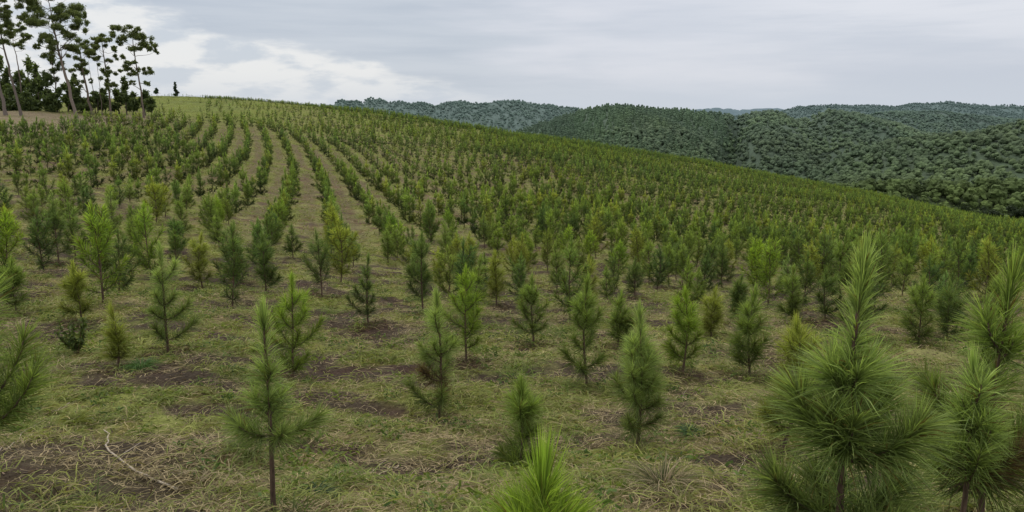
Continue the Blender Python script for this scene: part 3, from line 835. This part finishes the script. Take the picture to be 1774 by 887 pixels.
# brown litter flecks: chips, dead needles, clods' crumbs
nl_ = 60000
Xl, Yl = scatter_pts(nl_, 2.2, 22)
Pl = np.stack([Xl, Yl, ground_z(Xl, Yl) + .006], 1)
dl = nrm(RNG.normal(size=(nl_, 3)) * np.array([1, 1, .18]))
cl_ = np.array([.17, .12, .08]) * (.25 + 1.3 * RNG.random((nl_, 1)) ** 1.5)
blades(dg, Pl, dl, .02 + .05 * RNG.random(nl_), .004 + .009 * RNG.random(nl_), .05, cl_, RNG)
tag(link("grass", gg.mesh("grass", M_grass)), "low green weeds and grass covering the soil between saplings", "grass", kind="stuff")
tag(link("dry_grass", dg.mesh("dry_grass", M_straw)), "matted dead straw lying on the soil", "dry grass", kind="stuff")
for _o in bpy.data.objects:
    if _o.get("label") and len(_o["label"].replace("-", " ").split()) > 16: print("LONG", _o["label"])
print("grass tris", sum(len(x) for x in gg.f), sum(len(x) for x in dg.f))

# ------------------------------------------------------------------ single weeds, tufts, sticks
def grass_tuft(name, px, py, h_px, n, c0, c1, lab, spread=55, wid=.004, cat="grass tuft", dryfrac=.0, seed=1):
    rng = np.random.default_rng(seed)
    X, Y = unproject(px, py); z = float(ground_z(X, Y)); h = h_px / F * Y
    root = bpy.data.objects.new(name, None); COL.objects.link(root); root.location = (X, Y, z - .01)
    tag(root, lab, cat)
    for part, nn, ca, cb in (("green_blades", int(n * (1 - dryfrac)), c0, c1), ("dead_blades", int(n * dryfrac), (.26, .20, .12), (.38, .31, .19))):
        if nn < 1: continue
        g = Geo()
        a = rng.random(nn) * 6.283
        P = np.stack([np.cos(a) * .05 * h * 4 * rng.random(nn), np.sin(a) * .05 * h * 4 * rng.random(nn), np.zeros(nn)], 1)
        up = R(90 - spread) + R(spread) * rng.random(nn) ** .6
        b = np.array(ca) * (.6 + .7 * rng.random((nn, 1))); t = np.array(cb) * (.7 + .6 * rng.random((nn, 1)))
        ribbons(g, P, a, h * (.5 + .6 * rng.random(nn)), wid * (.6 + .7 * rng.random(nn)), up, rng.normal(size=nn) * .7, (b, t), rng, 5)
        link(part, g.mesh(part, M_grass if part == "green_blades" else M_straw), root)
    return root
grass_tuft("grass_tuft", 1148, 852, 120, 420, (.07, .10, .035), (.19, .19, .08), "dry tan and green grass tuft in front of the cone-shaped sapling", 50, .0045, dryfrac=.5, seed=5)
grass_tuft("grass_tuft", 545, 868, 60, 260, (.035, .065, .028), (.06, .11, .045), "dark green weed tuft just right of the bare-stemmed foreground sapling", 75, .009, seed=6)
grass_tuft("grass_tuft", 1195, 752, 38, 200, (.045, .085, .03), (.09, .16, .05), "low fresh green weed tuft right of the cone-shaped sapling", 75, .010, seed=7)
grass_tuft("grass_tuft", 130, 735, 45, 170, (.10, .13, .02), (.26, .28, .05), "yellow green grass tuft beside the dark soil patch at left", 70, .007, seed=8)
grass_tuft("grass_tuft", 245, 640, 45, 200, (.05, .10, .03), (.11, .20, .05), "bright green weed tuft left of the slim dull green sapling's foot", 70, .008, seed=9)
grass_tuft("grass_tuft", 425, 790, 80, 90, (.09, .12, .03), (.16, .18, .06), "upright green grass blades beside the stem of the bare-stemmed sapling", 25, .006, seed=10)
grass_tuft("grass_tuft", 775, 372, 38, 60, (.16, .17, .08), (.33, .33, .20), "pale feathery grass clump among the rows left of centre", 50, .03, dryfrac=.4, seed=11)

def leafy_weed(px, py, h_px, n, lab, c0=(.06, .10, .025), c1=(.17, .22, .05), stemc=(.10, .06, .035), seed=1, leaf=.05, wide=.6):
    rng = np.random.default_rng(seed)
    X, Y = unproject(px, py); z = float(ground_z(X, Y)); h = h_px / F * Y
    root = bpy.data.objects.new("leafy_weed", None); COL.objects.link(root); root.location = (X, Y, z)
    tag(root, lab, "weed")
    sg = Geo(); lg = Geo()
    for s in range(9):
        a = rng.random() * 6.28; r = wide * h * (.2 + .8 * rng.random()) * .6; hh = h * (.55 + .5 * rng.random())
        ts = np.linspace(0, 1, 6)[:, None]
        p = np.array([[0, 0, -.02]]) * (1 - ts) + ts * np.array([[math.cos(a) * r, math.sin(a) * r, hh]]) + np.sin(ts * 3.14) * rng.normal(size=3) * .04 * h
        tube(sg, p, .004 * (1 - .7 * ts[:, 0]) * (.6 + h), stemc, 4)
        m = n // 9
        t = .2 + .8 * rng.random(m); P = np.array([[np.interp(x, ts[:, 0], p[:, j]) for j in range(3)] for x in t])
        d = nrm(rng.normal(size=(m, 3)) + np.array([0, 0, .6]))
        col = np.array(c0) + (np.array(c1) - np.array(c0)) * rng.random((m, 1))
        blades(lg, P, d, leaf * (.6 + .8 * rng.random(m)), leaf * .38, .2, col, rng)
    link("stem", sg.mesh("stem", M_bark, True), root); link("leaves", lg.mesh("leaves", M_leaf), root)
leafy_weed(410, 498, 75, 700, "leafy yellow green weed clump beside the pale olive sapling", seed=3, leaf=.07)
leafy_weed(135, 612, 62, 420, "broken red-brown weed stalks with sparse leaves at far left", (.05, .085, .022), (.13, .17, .04), (.12, .055, .04), seed=4, leaf=.06, wide=.9)
leafy_weed(1245, 405, 40, 420, "bright yellow green shrubby weed among the crowded rows right of centre", (.12, .17, .02), (.25, .32, .04), seed=5, leaf=.15)
leafy_weed(1415, 470, 46, 500, "bright lime shrubby weed left of the leader of the largest foreground pine", (.10, .16, .02), (.22, .30, .04), seed=6, leaf=.12)

def stick(pts_px, r0, lab, col, seed):
    rng = np.random.default_rng(seed); pts = []
    for (px, py) in pts_px:
        X, Y = unproject(px, py); pts.append((X, Y, float(ground_z(X, Y)) + r0 * 1.4))
    pts = np.array(pts); base = pts[0].copy()
    k = np.linspace(0, len(pts) - 1, 16)
    p = np.array([[np.interp(x, range(len(pts)), pts[:, j]) for j in range(3)] for x in k]) - base
    p[:, 2] = p[:, 2] + .012 * np.abs(rng.normal(size=16))
    p += rng.normal(size=p.shape) * .006
    g = Geo(); tube(g, p, r0 * np.linspace(.5, 1, 16), col, 6)
    # a side twig
    q = p[9] + np.linspace(0, 1, 5)[:, None] * np.array([[.10, .14, .05]])
    tube(g, q, np.linspace(.5, .2, 5) * r0, col, 5)
    o = link("dead_stick", g.mesh("dead_stick", M_bark, True)); o.location = base
    tag(o, lab, "stick")
stick([(155, 722), (190, 760), (185, 780), (240, 825), (308, 852)], .0085, "long pale dead stick lying on the soil at lower left", (.42, .36, .28), 1)
stick([(735, 840), (790, 832), (835, 872)], .0045, "thin pale dead twig lying left of the bottom-edge needle tuft", (.36, .30, .22), 2)
stick([(0, 790), (30, 765), (75, 745)], .005, "short pale twig on the dark soil at the left edge", (.36, .30, .22), 3)

stick([(60, 700), (95, 716), (120, 704)], .004, "short pale twig beside the yellow green tuft at left", (.40, .33, .24), 4)
stick([(560, 830), (600, 818), (655, 826), (690, 812)], .0045, "thin bent pale twig right of the dark green weed tuft", (.44, .37, .27), 5)
stick([(1150, 700), (1175, 690), (1205, 694)], .004, "short pale twig in the soil gap above the low fresh green weed tuft", (.42, .35, .26), 6)
stick([(1215, 835), (1270, 822), (1320, 838)], .0045, "thin pale twig right of the dry tan grass tuft", (.42, .35, .26), 8)

# ------------------------------------------------------------------ tall pines at upper left
def leaf_cloud(g, cen, rad, n, size, c0, c1, rng, shell=.35):
    d = nrm(rng.normal(size=(n, 3))); r = (shell + (1 - shell) * rng.random(n)) ** .7
    P = np.array(cen) + d * r[:, None] * np.array(rad)
    # lumpy: pull points towards sub-clumps
    k = max(4, int(n / 28)); sub = np.array(cen) + nrm(rng.normal(size=(k, 3))) * (.35 + .6 * rng.random((k, 1))) * np.array(rad)
    j = rng.integers(0, k, n); w = (.62 * rng.random(n) ** .4)[:, None]
    P = P * (1 - w) + sub[j] * w
    dir_ = nrm(rng.normal(size=(n, 3)) + np.array([0, 0, .5]))
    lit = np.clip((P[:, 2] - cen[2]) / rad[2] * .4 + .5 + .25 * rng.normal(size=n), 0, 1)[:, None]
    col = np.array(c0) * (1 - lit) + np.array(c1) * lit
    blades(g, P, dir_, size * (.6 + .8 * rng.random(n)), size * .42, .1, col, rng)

def big_tree(name, D, trunk_px, trunk_w, clumps, lab, group, seed, cat="pine tree", c0=(.080, .115, .038), c1=(.22, .265, .085), leaf=.29, dens=1.0, bark=(.16, .125, .10), limb=True):
    """trunk_px: points from base up; clumps: (px, py, rx, ry) measured at distance D"""
    rng = np.random.default_rng(seed); s = D / F
    bx, by = trunk_px[0]
    X0 = u_of(bx, by) * D; Y0 = D; z0 = float(ground_z(X0, Y0))
    zb = EYE - float(tan_of(by)) * D
    def W(px, py, dy=0): return np.array([(px - bx) * s, dy, (EYE - float(tan_of(py)) * D) - zb])
    root = bpy.data.objects.new(name, None); COL.objects.link(root); root.location = (X0, Y0, z0)
    tag(root, lab, cat, group)
    tp = np.array([W(*p) for p in trunk_px]); tp[0, 2] = -.3
    dz = zb - z0; tp[1:, 2] += dz * np.linspace(.5, 1, len(tp) - 1) if len(tp) > 2 else dz
    k = np.linspace(0, len(tp) - 1, 14)
    path = np.array([[np.interp(x, range(len(tp)), tp[:, j]) for j in range(3)] for x in k])
    path[1:-1, :2] += rng.normal(size=(12, 2)) * .05
    tw = np.linspace(1, .22, 14) * trunk_w * s * .5; tw[0] *= 1.35
    tg = Geo(); tube(tg, path, tw, bark, 8)
    link("trunk", tg.mesh("trunk", M_bark, True), root)
    cg = Geo()
    for (px, py, rx, ry) in clumps:
        cen = W(px, py, rng.normal() * rx * s * .8) + np.array([0, 0, dz])
        rad = (rx * s, rx * s * .9, ry * s)
        if limb: rx *= 1.08; ry *= 1.35; rad = (rx * s, rx * s * .9, ry * s)
        n = int(105 * dens * (rx * s) * (ry * s + .6) / (leaf / .42) ** 2) + 40
        if limb:
            for q in range(5):
                o_ = nrm(rng.normal(size=3)) * np.array(rad) * np.array([.85, .85, .8])
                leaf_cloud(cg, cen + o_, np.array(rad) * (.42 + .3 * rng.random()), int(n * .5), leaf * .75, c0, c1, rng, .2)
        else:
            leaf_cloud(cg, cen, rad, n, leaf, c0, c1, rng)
        if limb:
            h = np.clip(cen[2] - (.35 + .5 * rng.random()) * (rx * s + .5), path[2, 2], path[-1, 2])
            i = int(np.argmin(np.abs(path[:, 2] - h))); p0 = path[i]
            for q in range(2 if rx > 14 else 1):
                tgt = cen + rng.normal(size=3) * np.array(rad) * .3
                ts = np.linspace(0, 1, 7)[:, None]
                pts = p0 * (1 - ts) + tgt * ts + np.array([0, 0, 1]) * np.sin(ts * 3.14) * .15 * rng.normal() + rng.normal(size=(7, 3)) * .05
                pts[0] = p0
                bg = Geo(); tube(bg, pts, np.linspace(.55, .15, 7) * max(tw[i], .05), bark, 5)
                link("branch", bg.mesh("branch", M_bark, True), root)
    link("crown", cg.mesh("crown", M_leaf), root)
    return root

TG = "tall pines at the wood edge"
big_tree("pine_tree", 118, [(249, 198), (247, 150), (243, 110), (241, 80), (240, 50)], 3.2,
    [(236, 48, 14, 7), (225, 60, 12, 9), (250, 58, 13, 9), (240, 68, 20, 8), (216, 72, 7, 7), (262, 70, 8, 8), (232, 84, 15, 5), (256, 84, 9, 4), (274, 82, 9, 5), (279, 88, 4, 4), (240, 113, 12, 7), (232, 126, 11, 6), (254, 124, 11, 8), (262, 142, 5, 4), (233, 144, 6, 3)],
    "rightmost slender pine at the wood edge, round top crown above a lower second tuft", TG, 1, dens=1.25)
big_tree("pine_tree", 112, [(133, 195), (122, 140), (113, 92), (108, 50), (104, 5)], 5.6,
    [(100, -12, 30, 12), (82, 4, 20, 11), (125, 2, 20, 12), (70, 18, 10, 9), (146, 22, 8, 9), (104, 22, 26, 12), (134, 34, 22, 12), (80, 40, 16, 9), (108, 50, 25, 11), (158, 46, 10, 9), (142, 60, 18, 11), (88, 68, 12, 8), (116, 74, 22, 10), (132, 88, 16, 7), (80, 82, 6, 4), (105, 96, 12, 5)],
    "largest tall pine at the wood edge, broad ragged crown running out of the top", TG, 2, dens=1.25, bark=(.20, .16, .135))
big_tree("pine_tree", 112, [(36, 187), (26, 130), (20, 90), (14, 40), (10, 5)], 4.4,
    [(8, -8, 22, 12), (26, 10, 10, 8), (4, 18, 16, 10), (22, 28, 13, 9), (34, 18, 5, 5), (6, 44, 18, 9), (28, 48, 12, 8), (14, 66, 14, 6), (0, 74, 10, 5)],
    "tall pine with grey trunk left of the largest one, high open crown", TG, 3, dens=1.2, bark=(.17, .14, .12))
big_tree("pine_tree", 110, [(9, 184), (2, 130), (-4, 80), (-8, 50)], 6,
    [(-14, 40, 20, 12), (-6, 70, 14, 8), (4, 98, 8, 9), (10, 108, 6, 5)],
    "pine trunk at the extreme left edge with its crown mostly out of frame", TG, 4, bark=(.17, .14, .12))
big_tree("pine_tree", 120, [(193, 194), (191, 140), (189, 100), (187, 66)], 3.4,
    [(184, 68, 14, 6), (174, 78, 10, 7), (198, 76, 12, 7), (186, 90, 18, 7), (210, 88, 7, 5), (214, 100, 7, 5), (176, 100, 9, 4), (200, 104, 8, 3), (190, 122, 9, 6), (200, 130, 9, 5), (186, 140, 9, 6), (198, 150, 10, 5), (211, 122, 5, 2)],
    "mid-height pine with flat-topped crown next left of the slender round-topped pine", TG, 5, dens=1.3)
big_tree("pine_tree", 124, [(159, 193), (152, 140), (148, 100), (146, 70)], 4,
    [(150, 78, 14, 8), (160, 92, 10, 6), (140, 94, 10, 6), (148, 108, 12, 6), (134, 118, 9, 6), (145, 128, 10, 8), (142, 144, 8, 6)],
    "dark pine half hidden behind the right side of the largest pine", TG, 6, dens=1.3)
big_tree("pine_tree", 126, [(42, 190), (40, 130), (38, 90), (35, 65)], 2.6,
    [(42, 60, 14, 6), (56, 56, 10, 6), (64, 66, 10, 4), (32, 72, 12, 5), (50, 80, 10, 3), (54, 42, 6, 5)],
    "thin pine with spreading limbs between the grey-trunked pine and the largest", TG, 7, dens=1.1)
big_tree("pine_tree", 126, [(100, 190), (100, 150), (99, 125), (98, 105)], 2.8,
    [(96, 104, 13, 7), (106, 114, 10, 7), (90, 120, 11, 7), (104, 132, 14, 8), (92, 144, 10, 7)],
    "short young pine with light green crown under the largest pine", TG, 8, c1=(.085, .12, .035))
big_tree("dead_tree", 124, [(177, 190), (176, 150), (175, 106)], 1.5, [(178, 112, 2, 2)], "thin bare dead trunk with one top tuft left of the flat-topped pine", TG, 9, "dead tree")
big_tree("dead_tree", 126, [(166, 190), (164, 140), (161, 114)], 1.5, [(162, 140, 3, 3)], "second thin bare trunk, leaning, right of the half hidden dark pine", TG, 10, "dead tree")
UG = "dark leafy trees forming the wood behind the tall pines"
UND = [  # px, top, half width, distance
    (4, 92, 12, 130), (-20, 100, 16, 128), (20, 118, 13, 132), (52, 98, 13, 134), (68, 112, 12, 131), (38, 122, 15, 130), (82, 128, 12, 129),
    (60, 138, 15, 126), (20, 145, 14, 125), (100, 150, 12, 124), (118, 138, 12, 130), (131, 128, 9, 129), (142, 150, 13, 127), (168, 158, 13, 126),
    (182, 152, 10, 128), (206, 154, 13, 127), (219, 133, 8, 125), (230, 158, 10, 127), (86, 156, 14, 124), (48, 158, 14, 123), (6, 162, 13, 122), (252, 155, 9, 127), (264, 168, 7, 122)]
lab_u = ["olive-leaved tree behind the left-edge trunk", "dark tree cut by the left edge under the tall crowns", "rounded dark tree right of the left-edge trunk",
 "pointed green tree between the grey-trunked and largest pines", "second pointed tree, left of the largest pine's trunk", "broad dark tree behind the grey pine trunk", "dark tree touching the largest pine's trunk on its left",
 "low dark tree filling the gap left of the largest trunk", "low dark tree at the foot of the grey pine trunk", "low bush-like tree beneath the short light green pine", "dark tree just right of the largest pine's trunk", "narrow dark tree below the half hidden pine's crown",
 "broad low tree at the foot of the half hidden dark pine", "low dark tree under the two thin bare trunks", "small tree right of the thin bare trunks", "low tree between the flat-topped and the slender pine", "upright narrow dark tree left of the slender pine's trunk", "low dark tree behind the slender pine's trunk",
 "low shrubby tree left of the largest pine's foot", "low shrubby tree midway between the two biggest trunks", "low shrubby tree at the extreme left foot of the wood", "low tree immediately right of the slender pine's trunk", "small dark round bush at the right end of the wood"]
for i, (px, top, hw, D_) in enumerate(UND):
    rng = np.random.default_rng(900 + i)
    by = 194 if D_ < 128 else 192
    cl = []
    hgt = by - top
    for k in range(7):
        f_ = (k + .5) / 7
        w_ = hw * 1.15 * (1 - .5 * f_)
        cl.append((px + rng.normal() * hw * .35, by - 4 - f_ * (hgt - 8), w_ * (.75 + .3 * rng.random()), hgt * .13 + 1.5))
    lite = i in (0, 3, 4, 10)
    big_tree("leafy_tree", D_, [(px, by), (px + rng.normal() * 2, (by + top) / 2), (px, top + 8)], 2.6, cl, lab_u[i], UG, 950 + i, "tree",
             (.055, .085, .030), (.20, .26, .07) if lite else (.145, .190, .062), .5, 1.25, (.10, .08, .065), limb=False)
# lone conifer and small pines on the skyline
def small_conifer(px, by, top, hw, D_, lab, seed):
    cl = [(px + hw * .15 * math.sin(k * 2), by - 2 - (by - top - 3) * k / 6.0, hw * (1 - k / 7.5), (by - top) * .1) for k in range(7)]
    big_tree("conifer", D_, [(px, by), (px, (by + top) / 2), (px, top)], 1.0, cl, lab, None, seed, "conifer", (.02, .045, .022), (.05, .085, .035), .35, 2.2, limb=False)
small_conifer(305, 166, 143, 5, 215, "lone dark conifer standing on the skyline right of the wood", 31)
small_conifer(272, 163, 153, 4, 205, "tiny conifer on the crest just right of the slender pine", 32)

# ------------------------------------------------------------------ forest on the hills
import bmesh
def ico(sub):
    bm = bmesh.new(); bmesh.ops.create_icosphere(bm, subdivisions=sub, radius=1)
    v = np.array([p.co[:] for p in bm.verts]); f = np.array([[q.index for q in t.verts] for t in bm.faces]); bm.free(); return v, f
I1, I2 = ico(1), ico(2)
def crown_template(seed, lumps, base, r, h, flakes):
    rng = np.random.default_rng(seed); g = Geo()
    iv, jf = base
    for k in range(lumps):
        a = rng.random() * 6.28; rr = r * .55 * math.sqrt(rng.random()) if k else 0
        c = np.array([math.cos(a) * rr, math.sin(a) * rr, h * ((.62 if lumps > 2 else .42) + .22 * rng.random()) - rr * .35])
        s = r * (.42 + .2 * rng.random()) if lumps > 1 else r * .8
        v = iv * (1 + .22 * rng.normal(size=(len(iv), 1))) * s * np.array([1, 1, .85]) + c
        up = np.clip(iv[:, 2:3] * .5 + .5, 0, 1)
        col = np.array([.060, .088, .038]) * (1 - up) + np.array([.085, .122, .046]) * up  # shade on the undersides of the lumps put into the vertex colour
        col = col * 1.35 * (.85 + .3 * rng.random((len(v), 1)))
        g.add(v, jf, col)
    if flakes:
        leaf_cloud(g, (0, 0, h * .7), (r * .95, r * .95, h * .26), flakes, .8, (.078, .112, .045), (.125, .170, .062), rng, .75)
    # trunk
    tube(g, [(0, 0, -2), (0, 0, h * .5)], [.22, .16], (.10, .09, .075), 3)
    return g.arrays()

# horizon table for culling
_az = np.linspace(-R(40), R(40), 241); _Dh = np.exp(np.linspace(math.log(30), math.log(5000), 500))
_U = np.tan(_az)[:, None]; _X = _U * _Dh[None]; _Zh = ground_z(_X, np.broadcast_to(_Dh, _X.shape), False) - EYE
_slope = _Zh / _Dh[None]; _run = np.maximum.accumulate(_slope, axis=1)
def visible(X, Y, top):
    u = X / Y; i = np.clip(((np.arctan(u) + R(40)) / R(80) * 240).round().astype(int), 0, 240)
    j = np.clip(np.searchsorted(_Dh, Y * .985) - 1, 0, 499)
    return (top - EYE) / Y > _run[i, j] - .003
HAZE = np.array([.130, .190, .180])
def forest(name, lab, u0, u1, d0, d1, spacing, templates, hmul, seed, haze, front_rule=None, zmin=None):
    rng = np.random.default_rng(seed)
    area = (u1 - u0) * (d1 ** 2 - d0 ** 2) / 2; n = int(area / spacing ** 2)
    Y = np.sqrt(d0 ** 2 + (d1 ** 2 - d0 ** 2) * rng.random(n)); X = (u0 + (u1 - u0) * rng.random(n)) * Y
    Z = ground_z(X, Y)
    hv = hmul * (.62 + .7 * rng.random(n) ** 1.3) * (.9 + .3 * fbm(X / 60, Y / 60, 81, 2))
    k = visible(X, Y, Z + 14 * hv)
    if front_rule is not None: k &= front_rule(X / Y, Y)
    X, Y, Z, hv = X[k], Y[k], Z[k], hv[k]; n = len(X)
    hue = fbm(X / 70.0, Y / 70.0, 83, 3)[:, None]; rnd = rng.random((n, 1))
    tint = (.72 + .45 * rnd) * ((1 - hue) * np.array([.82, .96, .82]) + hue * np.array([1.3, 1.15, .8])) * (1.25 - .5 * sstep(.35, .65, fbm(X / 45.0, Y / 90.0, 85, 3)))[:, None]
    hz = sstep(*haze, Y)[:, None]
    Z = Z - (3.5 if d0 > 1400 else 2.8)
    v, f, c = scatter(templates, X, Y, Z, hv * (.85 + .3 * rng.random(n)), hv, tint, rng)
    # atmospheric paling of the far foliage, by place
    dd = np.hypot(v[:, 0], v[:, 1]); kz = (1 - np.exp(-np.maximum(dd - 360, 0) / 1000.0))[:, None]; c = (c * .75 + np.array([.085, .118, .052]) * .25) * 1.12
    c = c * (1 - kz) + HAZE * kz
    tag(link(name, mesh_of(name, v, f, c, M_forest)), lab, "forest", kind="stuff")
    print(name, n, len(f))
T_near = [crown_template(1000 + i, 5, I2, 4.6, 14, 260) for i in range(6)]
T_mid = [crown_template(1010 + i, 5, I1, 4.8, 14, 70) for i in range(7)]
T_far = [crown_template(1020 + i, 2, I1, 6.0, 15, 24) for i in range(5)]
T_dark = [(a, b, c * np.array([.88, .86, .70])) for a, b, c in T_near]
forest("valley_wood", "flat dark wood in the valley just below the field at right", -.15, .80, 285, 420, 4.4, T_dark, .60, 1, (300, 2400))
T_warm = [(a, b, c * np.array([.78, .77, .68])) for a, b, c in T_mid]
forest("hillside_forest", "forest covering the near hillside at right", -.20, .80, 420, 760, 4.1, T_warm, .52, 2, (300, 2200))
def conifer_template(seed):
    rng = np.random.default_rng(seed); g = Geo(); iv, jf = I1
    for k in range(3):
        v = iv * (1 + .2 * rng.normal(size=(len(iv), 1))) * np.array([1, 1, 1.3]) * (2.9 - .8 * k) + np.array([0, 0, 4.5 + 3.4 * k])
        up = np.clip(iv[:, 2:3] * .5 + .5, 0, 1)  # undersides painted darker as shade, tops lighter
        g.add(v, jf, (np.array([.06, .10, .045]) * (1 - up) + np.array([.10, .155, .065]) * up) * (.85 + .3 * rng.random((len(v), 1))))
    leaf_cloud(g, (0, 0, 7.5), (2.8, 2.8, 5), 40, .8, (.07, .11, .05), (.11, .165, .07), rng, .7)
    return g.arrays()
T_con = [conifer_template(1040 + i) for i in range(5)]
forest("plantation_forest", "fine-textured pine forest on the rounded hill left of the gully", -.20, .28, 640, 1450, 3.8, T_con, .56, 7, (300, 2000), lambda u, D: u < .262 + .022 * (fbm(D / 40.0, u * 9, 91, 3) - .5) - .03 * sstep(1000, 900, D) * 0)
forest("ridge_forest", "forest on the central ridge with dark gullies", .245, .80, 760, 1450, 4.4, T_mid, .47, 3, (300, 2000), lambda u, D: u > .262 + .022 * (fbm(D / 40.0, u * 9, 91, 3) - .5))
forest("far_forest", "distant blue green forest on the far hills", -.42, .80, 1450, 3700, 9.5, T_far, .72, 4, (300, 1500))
# individual trees along the front edge of the valley wood
erng = np.random.default_rng(5)
edge_m = [mesh_of("crown", *T_near[i % 6], M_forest) for i in range(6)]
def tree_pair(i):
    rng = np.random.default_rng(3000 + i); t = Geo(); c = Geo()
    tube(t, [(0, 0, -1), (.1, 0, 5), (0, .1, 10)], [.24, .2, .1], (.17, .15, .12), 6)
    for k in range(7):
        a = rng.random() * 6.28; rr = 2.6 * rng.random()
        leaf_cloud(c, (math.cos(a) * rr, math.sin(a) * rr, 6.5 + 6 * rng.random()), (2.2, 2.2, 1.5), 170, .7, (.022, .038, .024), (.065, .09, .04), rng)
    return t.mesh("trunk", M_bark, True), c.mesh("crown", M_leaf)
EP = [tree_pair(i) for i in range(4)]
for i in range(26):
    u_ = .44 + .22 * (i + .5 + .3 * erng.normal()) / 26; D_ = 283 + 14 * erng.random()
    X = u_ * D_; Y = D_
    root = bpy.data.objects.new("forest_tree", None); COL.objects.link(root)
    root.location = (X, Y, float(ground_z(X, Y))); s = .95 + .3 * erng.random()
    root.scale = (s, s, s); root.rotation_euler = (0, 0, erng.random() * 6.28)
    tag(root, "dark tree with pale trunk along the edge of the valley wood at right", "tree", "trees along the edge of the valley wood")
    tm, cm = EP[i % 4]; link("trunk", tm, root); link("crown", cm, root)

# ------------------------------------------------------------------ light
SUN_EL, SUN_AZ = R(58), R(-35)
sun = bpy.data.lights.new("sun", 'SUN'); sun.energy = 1.2; sun.angle = R(20); sun.color = (1, .96, .9)
so = bpy.data.objects.new("sun", sun); COL.objects.link(so)
so.location = (0, 0, 60)
dirv = Vector((math.sin(SUN_AZ) * math.cos(SUN_EL), math.cos(SUN_AZ) * math.cos(SUN_EL), math.sin(SUN_EL)))
so.rotation_euler = dirv.to_track_quat('Z', 'Y').to_euler()

w = bpy.data.worlds.new("World"); scene.world = w; w.use_nodes = True
nt = w.node_tree; nt.nodes.clear(); L = nt.links.new
out = N(nt, 'ShaderNodeOutputWorld'); bg = N(nt, 'ShaderNodeBackground'); bg.inputs[1].default_value = 0.1
sky = N(nt, 'ShaderNodeTexSky', sky_type='NISHITA'); sky.sun_disc = False; sky.sun_elevation = SUN_EL; sky.sun_rotation = SUN_AZ
tc = N(nt, 'ShaderNodeTexCoord'); sep = N(nt, 'ShaderNodeSeparateXYZ'); L(tc.outputs['Generated'], sep.inputs[0])
def math_(op, a, b=None, clamp=False):
    n = N(nt, 'ShaderNodeMath', operation=op, use_clamp=clamp)
    for i, x in enumerate((a, b)):
        if x is None: continue
        if isinstance(x, (int, float)): n.inputs[i].default_value = x
        else: L(x, n.inputs[i])
    return n.outputs[0]
def mrange(x, a, b, c=0, d=1, smooth=True):
    n = N(nt, 'ShaderNodeMapRange', interpolation_type='SMOOTHSTEP' if smooth else 'LINEAR')
    L(x, n.inputs[0])
    for i, vv in zip((1, 2, 3, 4), (a, b, c, d)): n.inputs[i].default_value = vv
    return n.outputs[0]
def noise(vec, scale, detail, seedoff=(0, 0, 0), sc=(1, 1, 1), rough=.55):
    mp = N(nt, 'ShaderNodeMapping'); mp.inputs['Scale'].default_value = sc; mp.inputs['Location'].default_value = seedoff
    n = N(nt, 'ShaderNodeTexNoise'); n.inputs['Scale'].default_value = scale; n.inputs['Detail'].default_value = detail; n.inputs['Roughness'].default_value = rough
    L(vec, mp.inputs[0]); L(mp.outputs[0], n.inputs['Vector']); return n.outputs['Fac']
def mixc(f, a, b):
    n = N(nt, 'ShaderNodeMix', data_type='RGBA')
    if isinstance(f, (int, float)): n.inputs[0].default_value = f
    else: L(f, n.inputs[0])
    for i, x in ((6, a), (7, b)):
        if isinstance(x, tuple): n.inputs[i].default_value = (*x, 1)
        else: L(x, n.inputs[i])
    return n.outputs[2]
G = tc.outputs['Generated']
n_big = noise(G, 2.2, 5, (.3, 1.7, .2), (1, 1, 7))
n_str = noise(G, 3.2, 6, (4.1, .6, 2.2), (1, 1, 14), .6)
n_puf = noise(G, 14, 6, (1.1, 2.6, .4), (1, 1, 3.2), .55)
az = math_('ARCTAN2', sep.outputs[0], sep.outputs[1])
el = sep.outputs[2]
n_w = noise(G, 5, 5, (7, 3, 1), (1, 1, 5), .65)
# upper edge of the bright bank: falls from upper left to the centre
edge = math_('ADD', math_('MULTIPLY', math_('ADD', az, .50), -.21), .128)
edge = math_('ADD', edge, math_('MULTIPLY', math_('SUBTRACT', n_w, .5), .085))
dif = math_('SUBTRACT', edge, el)
bank = mrange(dif, -.006, .013)
bank = math_('MULTIPLY', bank, mrange(az, .12, -.18))
grey = mixc(mrange(n_str, .25, .75), (5.0, 5.55, 6.4), (6.0, 6.45, 7.15))
right = mixc(mrange(n_big, .35, .65), (5.7, 6.15, 7.05), (7.2, 7.4, 8.05))
base = mixc(mrange(math_('ADD', az, math_('MULTIPLY', math_('SUBTRACT', n_big, .5), .8)), -.10, .18), grey, right)
upright = mixc(mrange(el, .03, .12), base, mixc(mrange(n_str, .3, .6), (6.2, 6.6, 7.4), (7.6, 7.8, 8.4)))
base = mixc(mrange(az, .05, .4), base, upright)
brt = mixc(mrange(n_puf, .38, .56), (6.0, 6.5, 7.2), (8.3, 8.35, 8.4))
c1 = mixc(bank, base, brt)
hor = mixc(mrange(el, .055, -.005, 0, .75), c1, (6.1, 6.7, 7.5))
zen = mixc(mrange(el, .16, .8), hor, (11.5, 11.3, 11.2))
low = mixc(mrange(el, -.02, -.12), zen, (1.2, 1.4, 1.0))
fin = mixc(.93, sky.outputs[0], low)
L(fin, bg.inputs[0]); L(bg.outputs[0], out.inputs[0])

scene.view_settings.view_transform = 'Standard'; scene.view_settings.look = 'None'; scene.view_settings.exposure = 0
scene.cycles.max_bounces = 6; scene.cycles.transparent_max_bounces = 8
scene.cycles.use_denoising = True
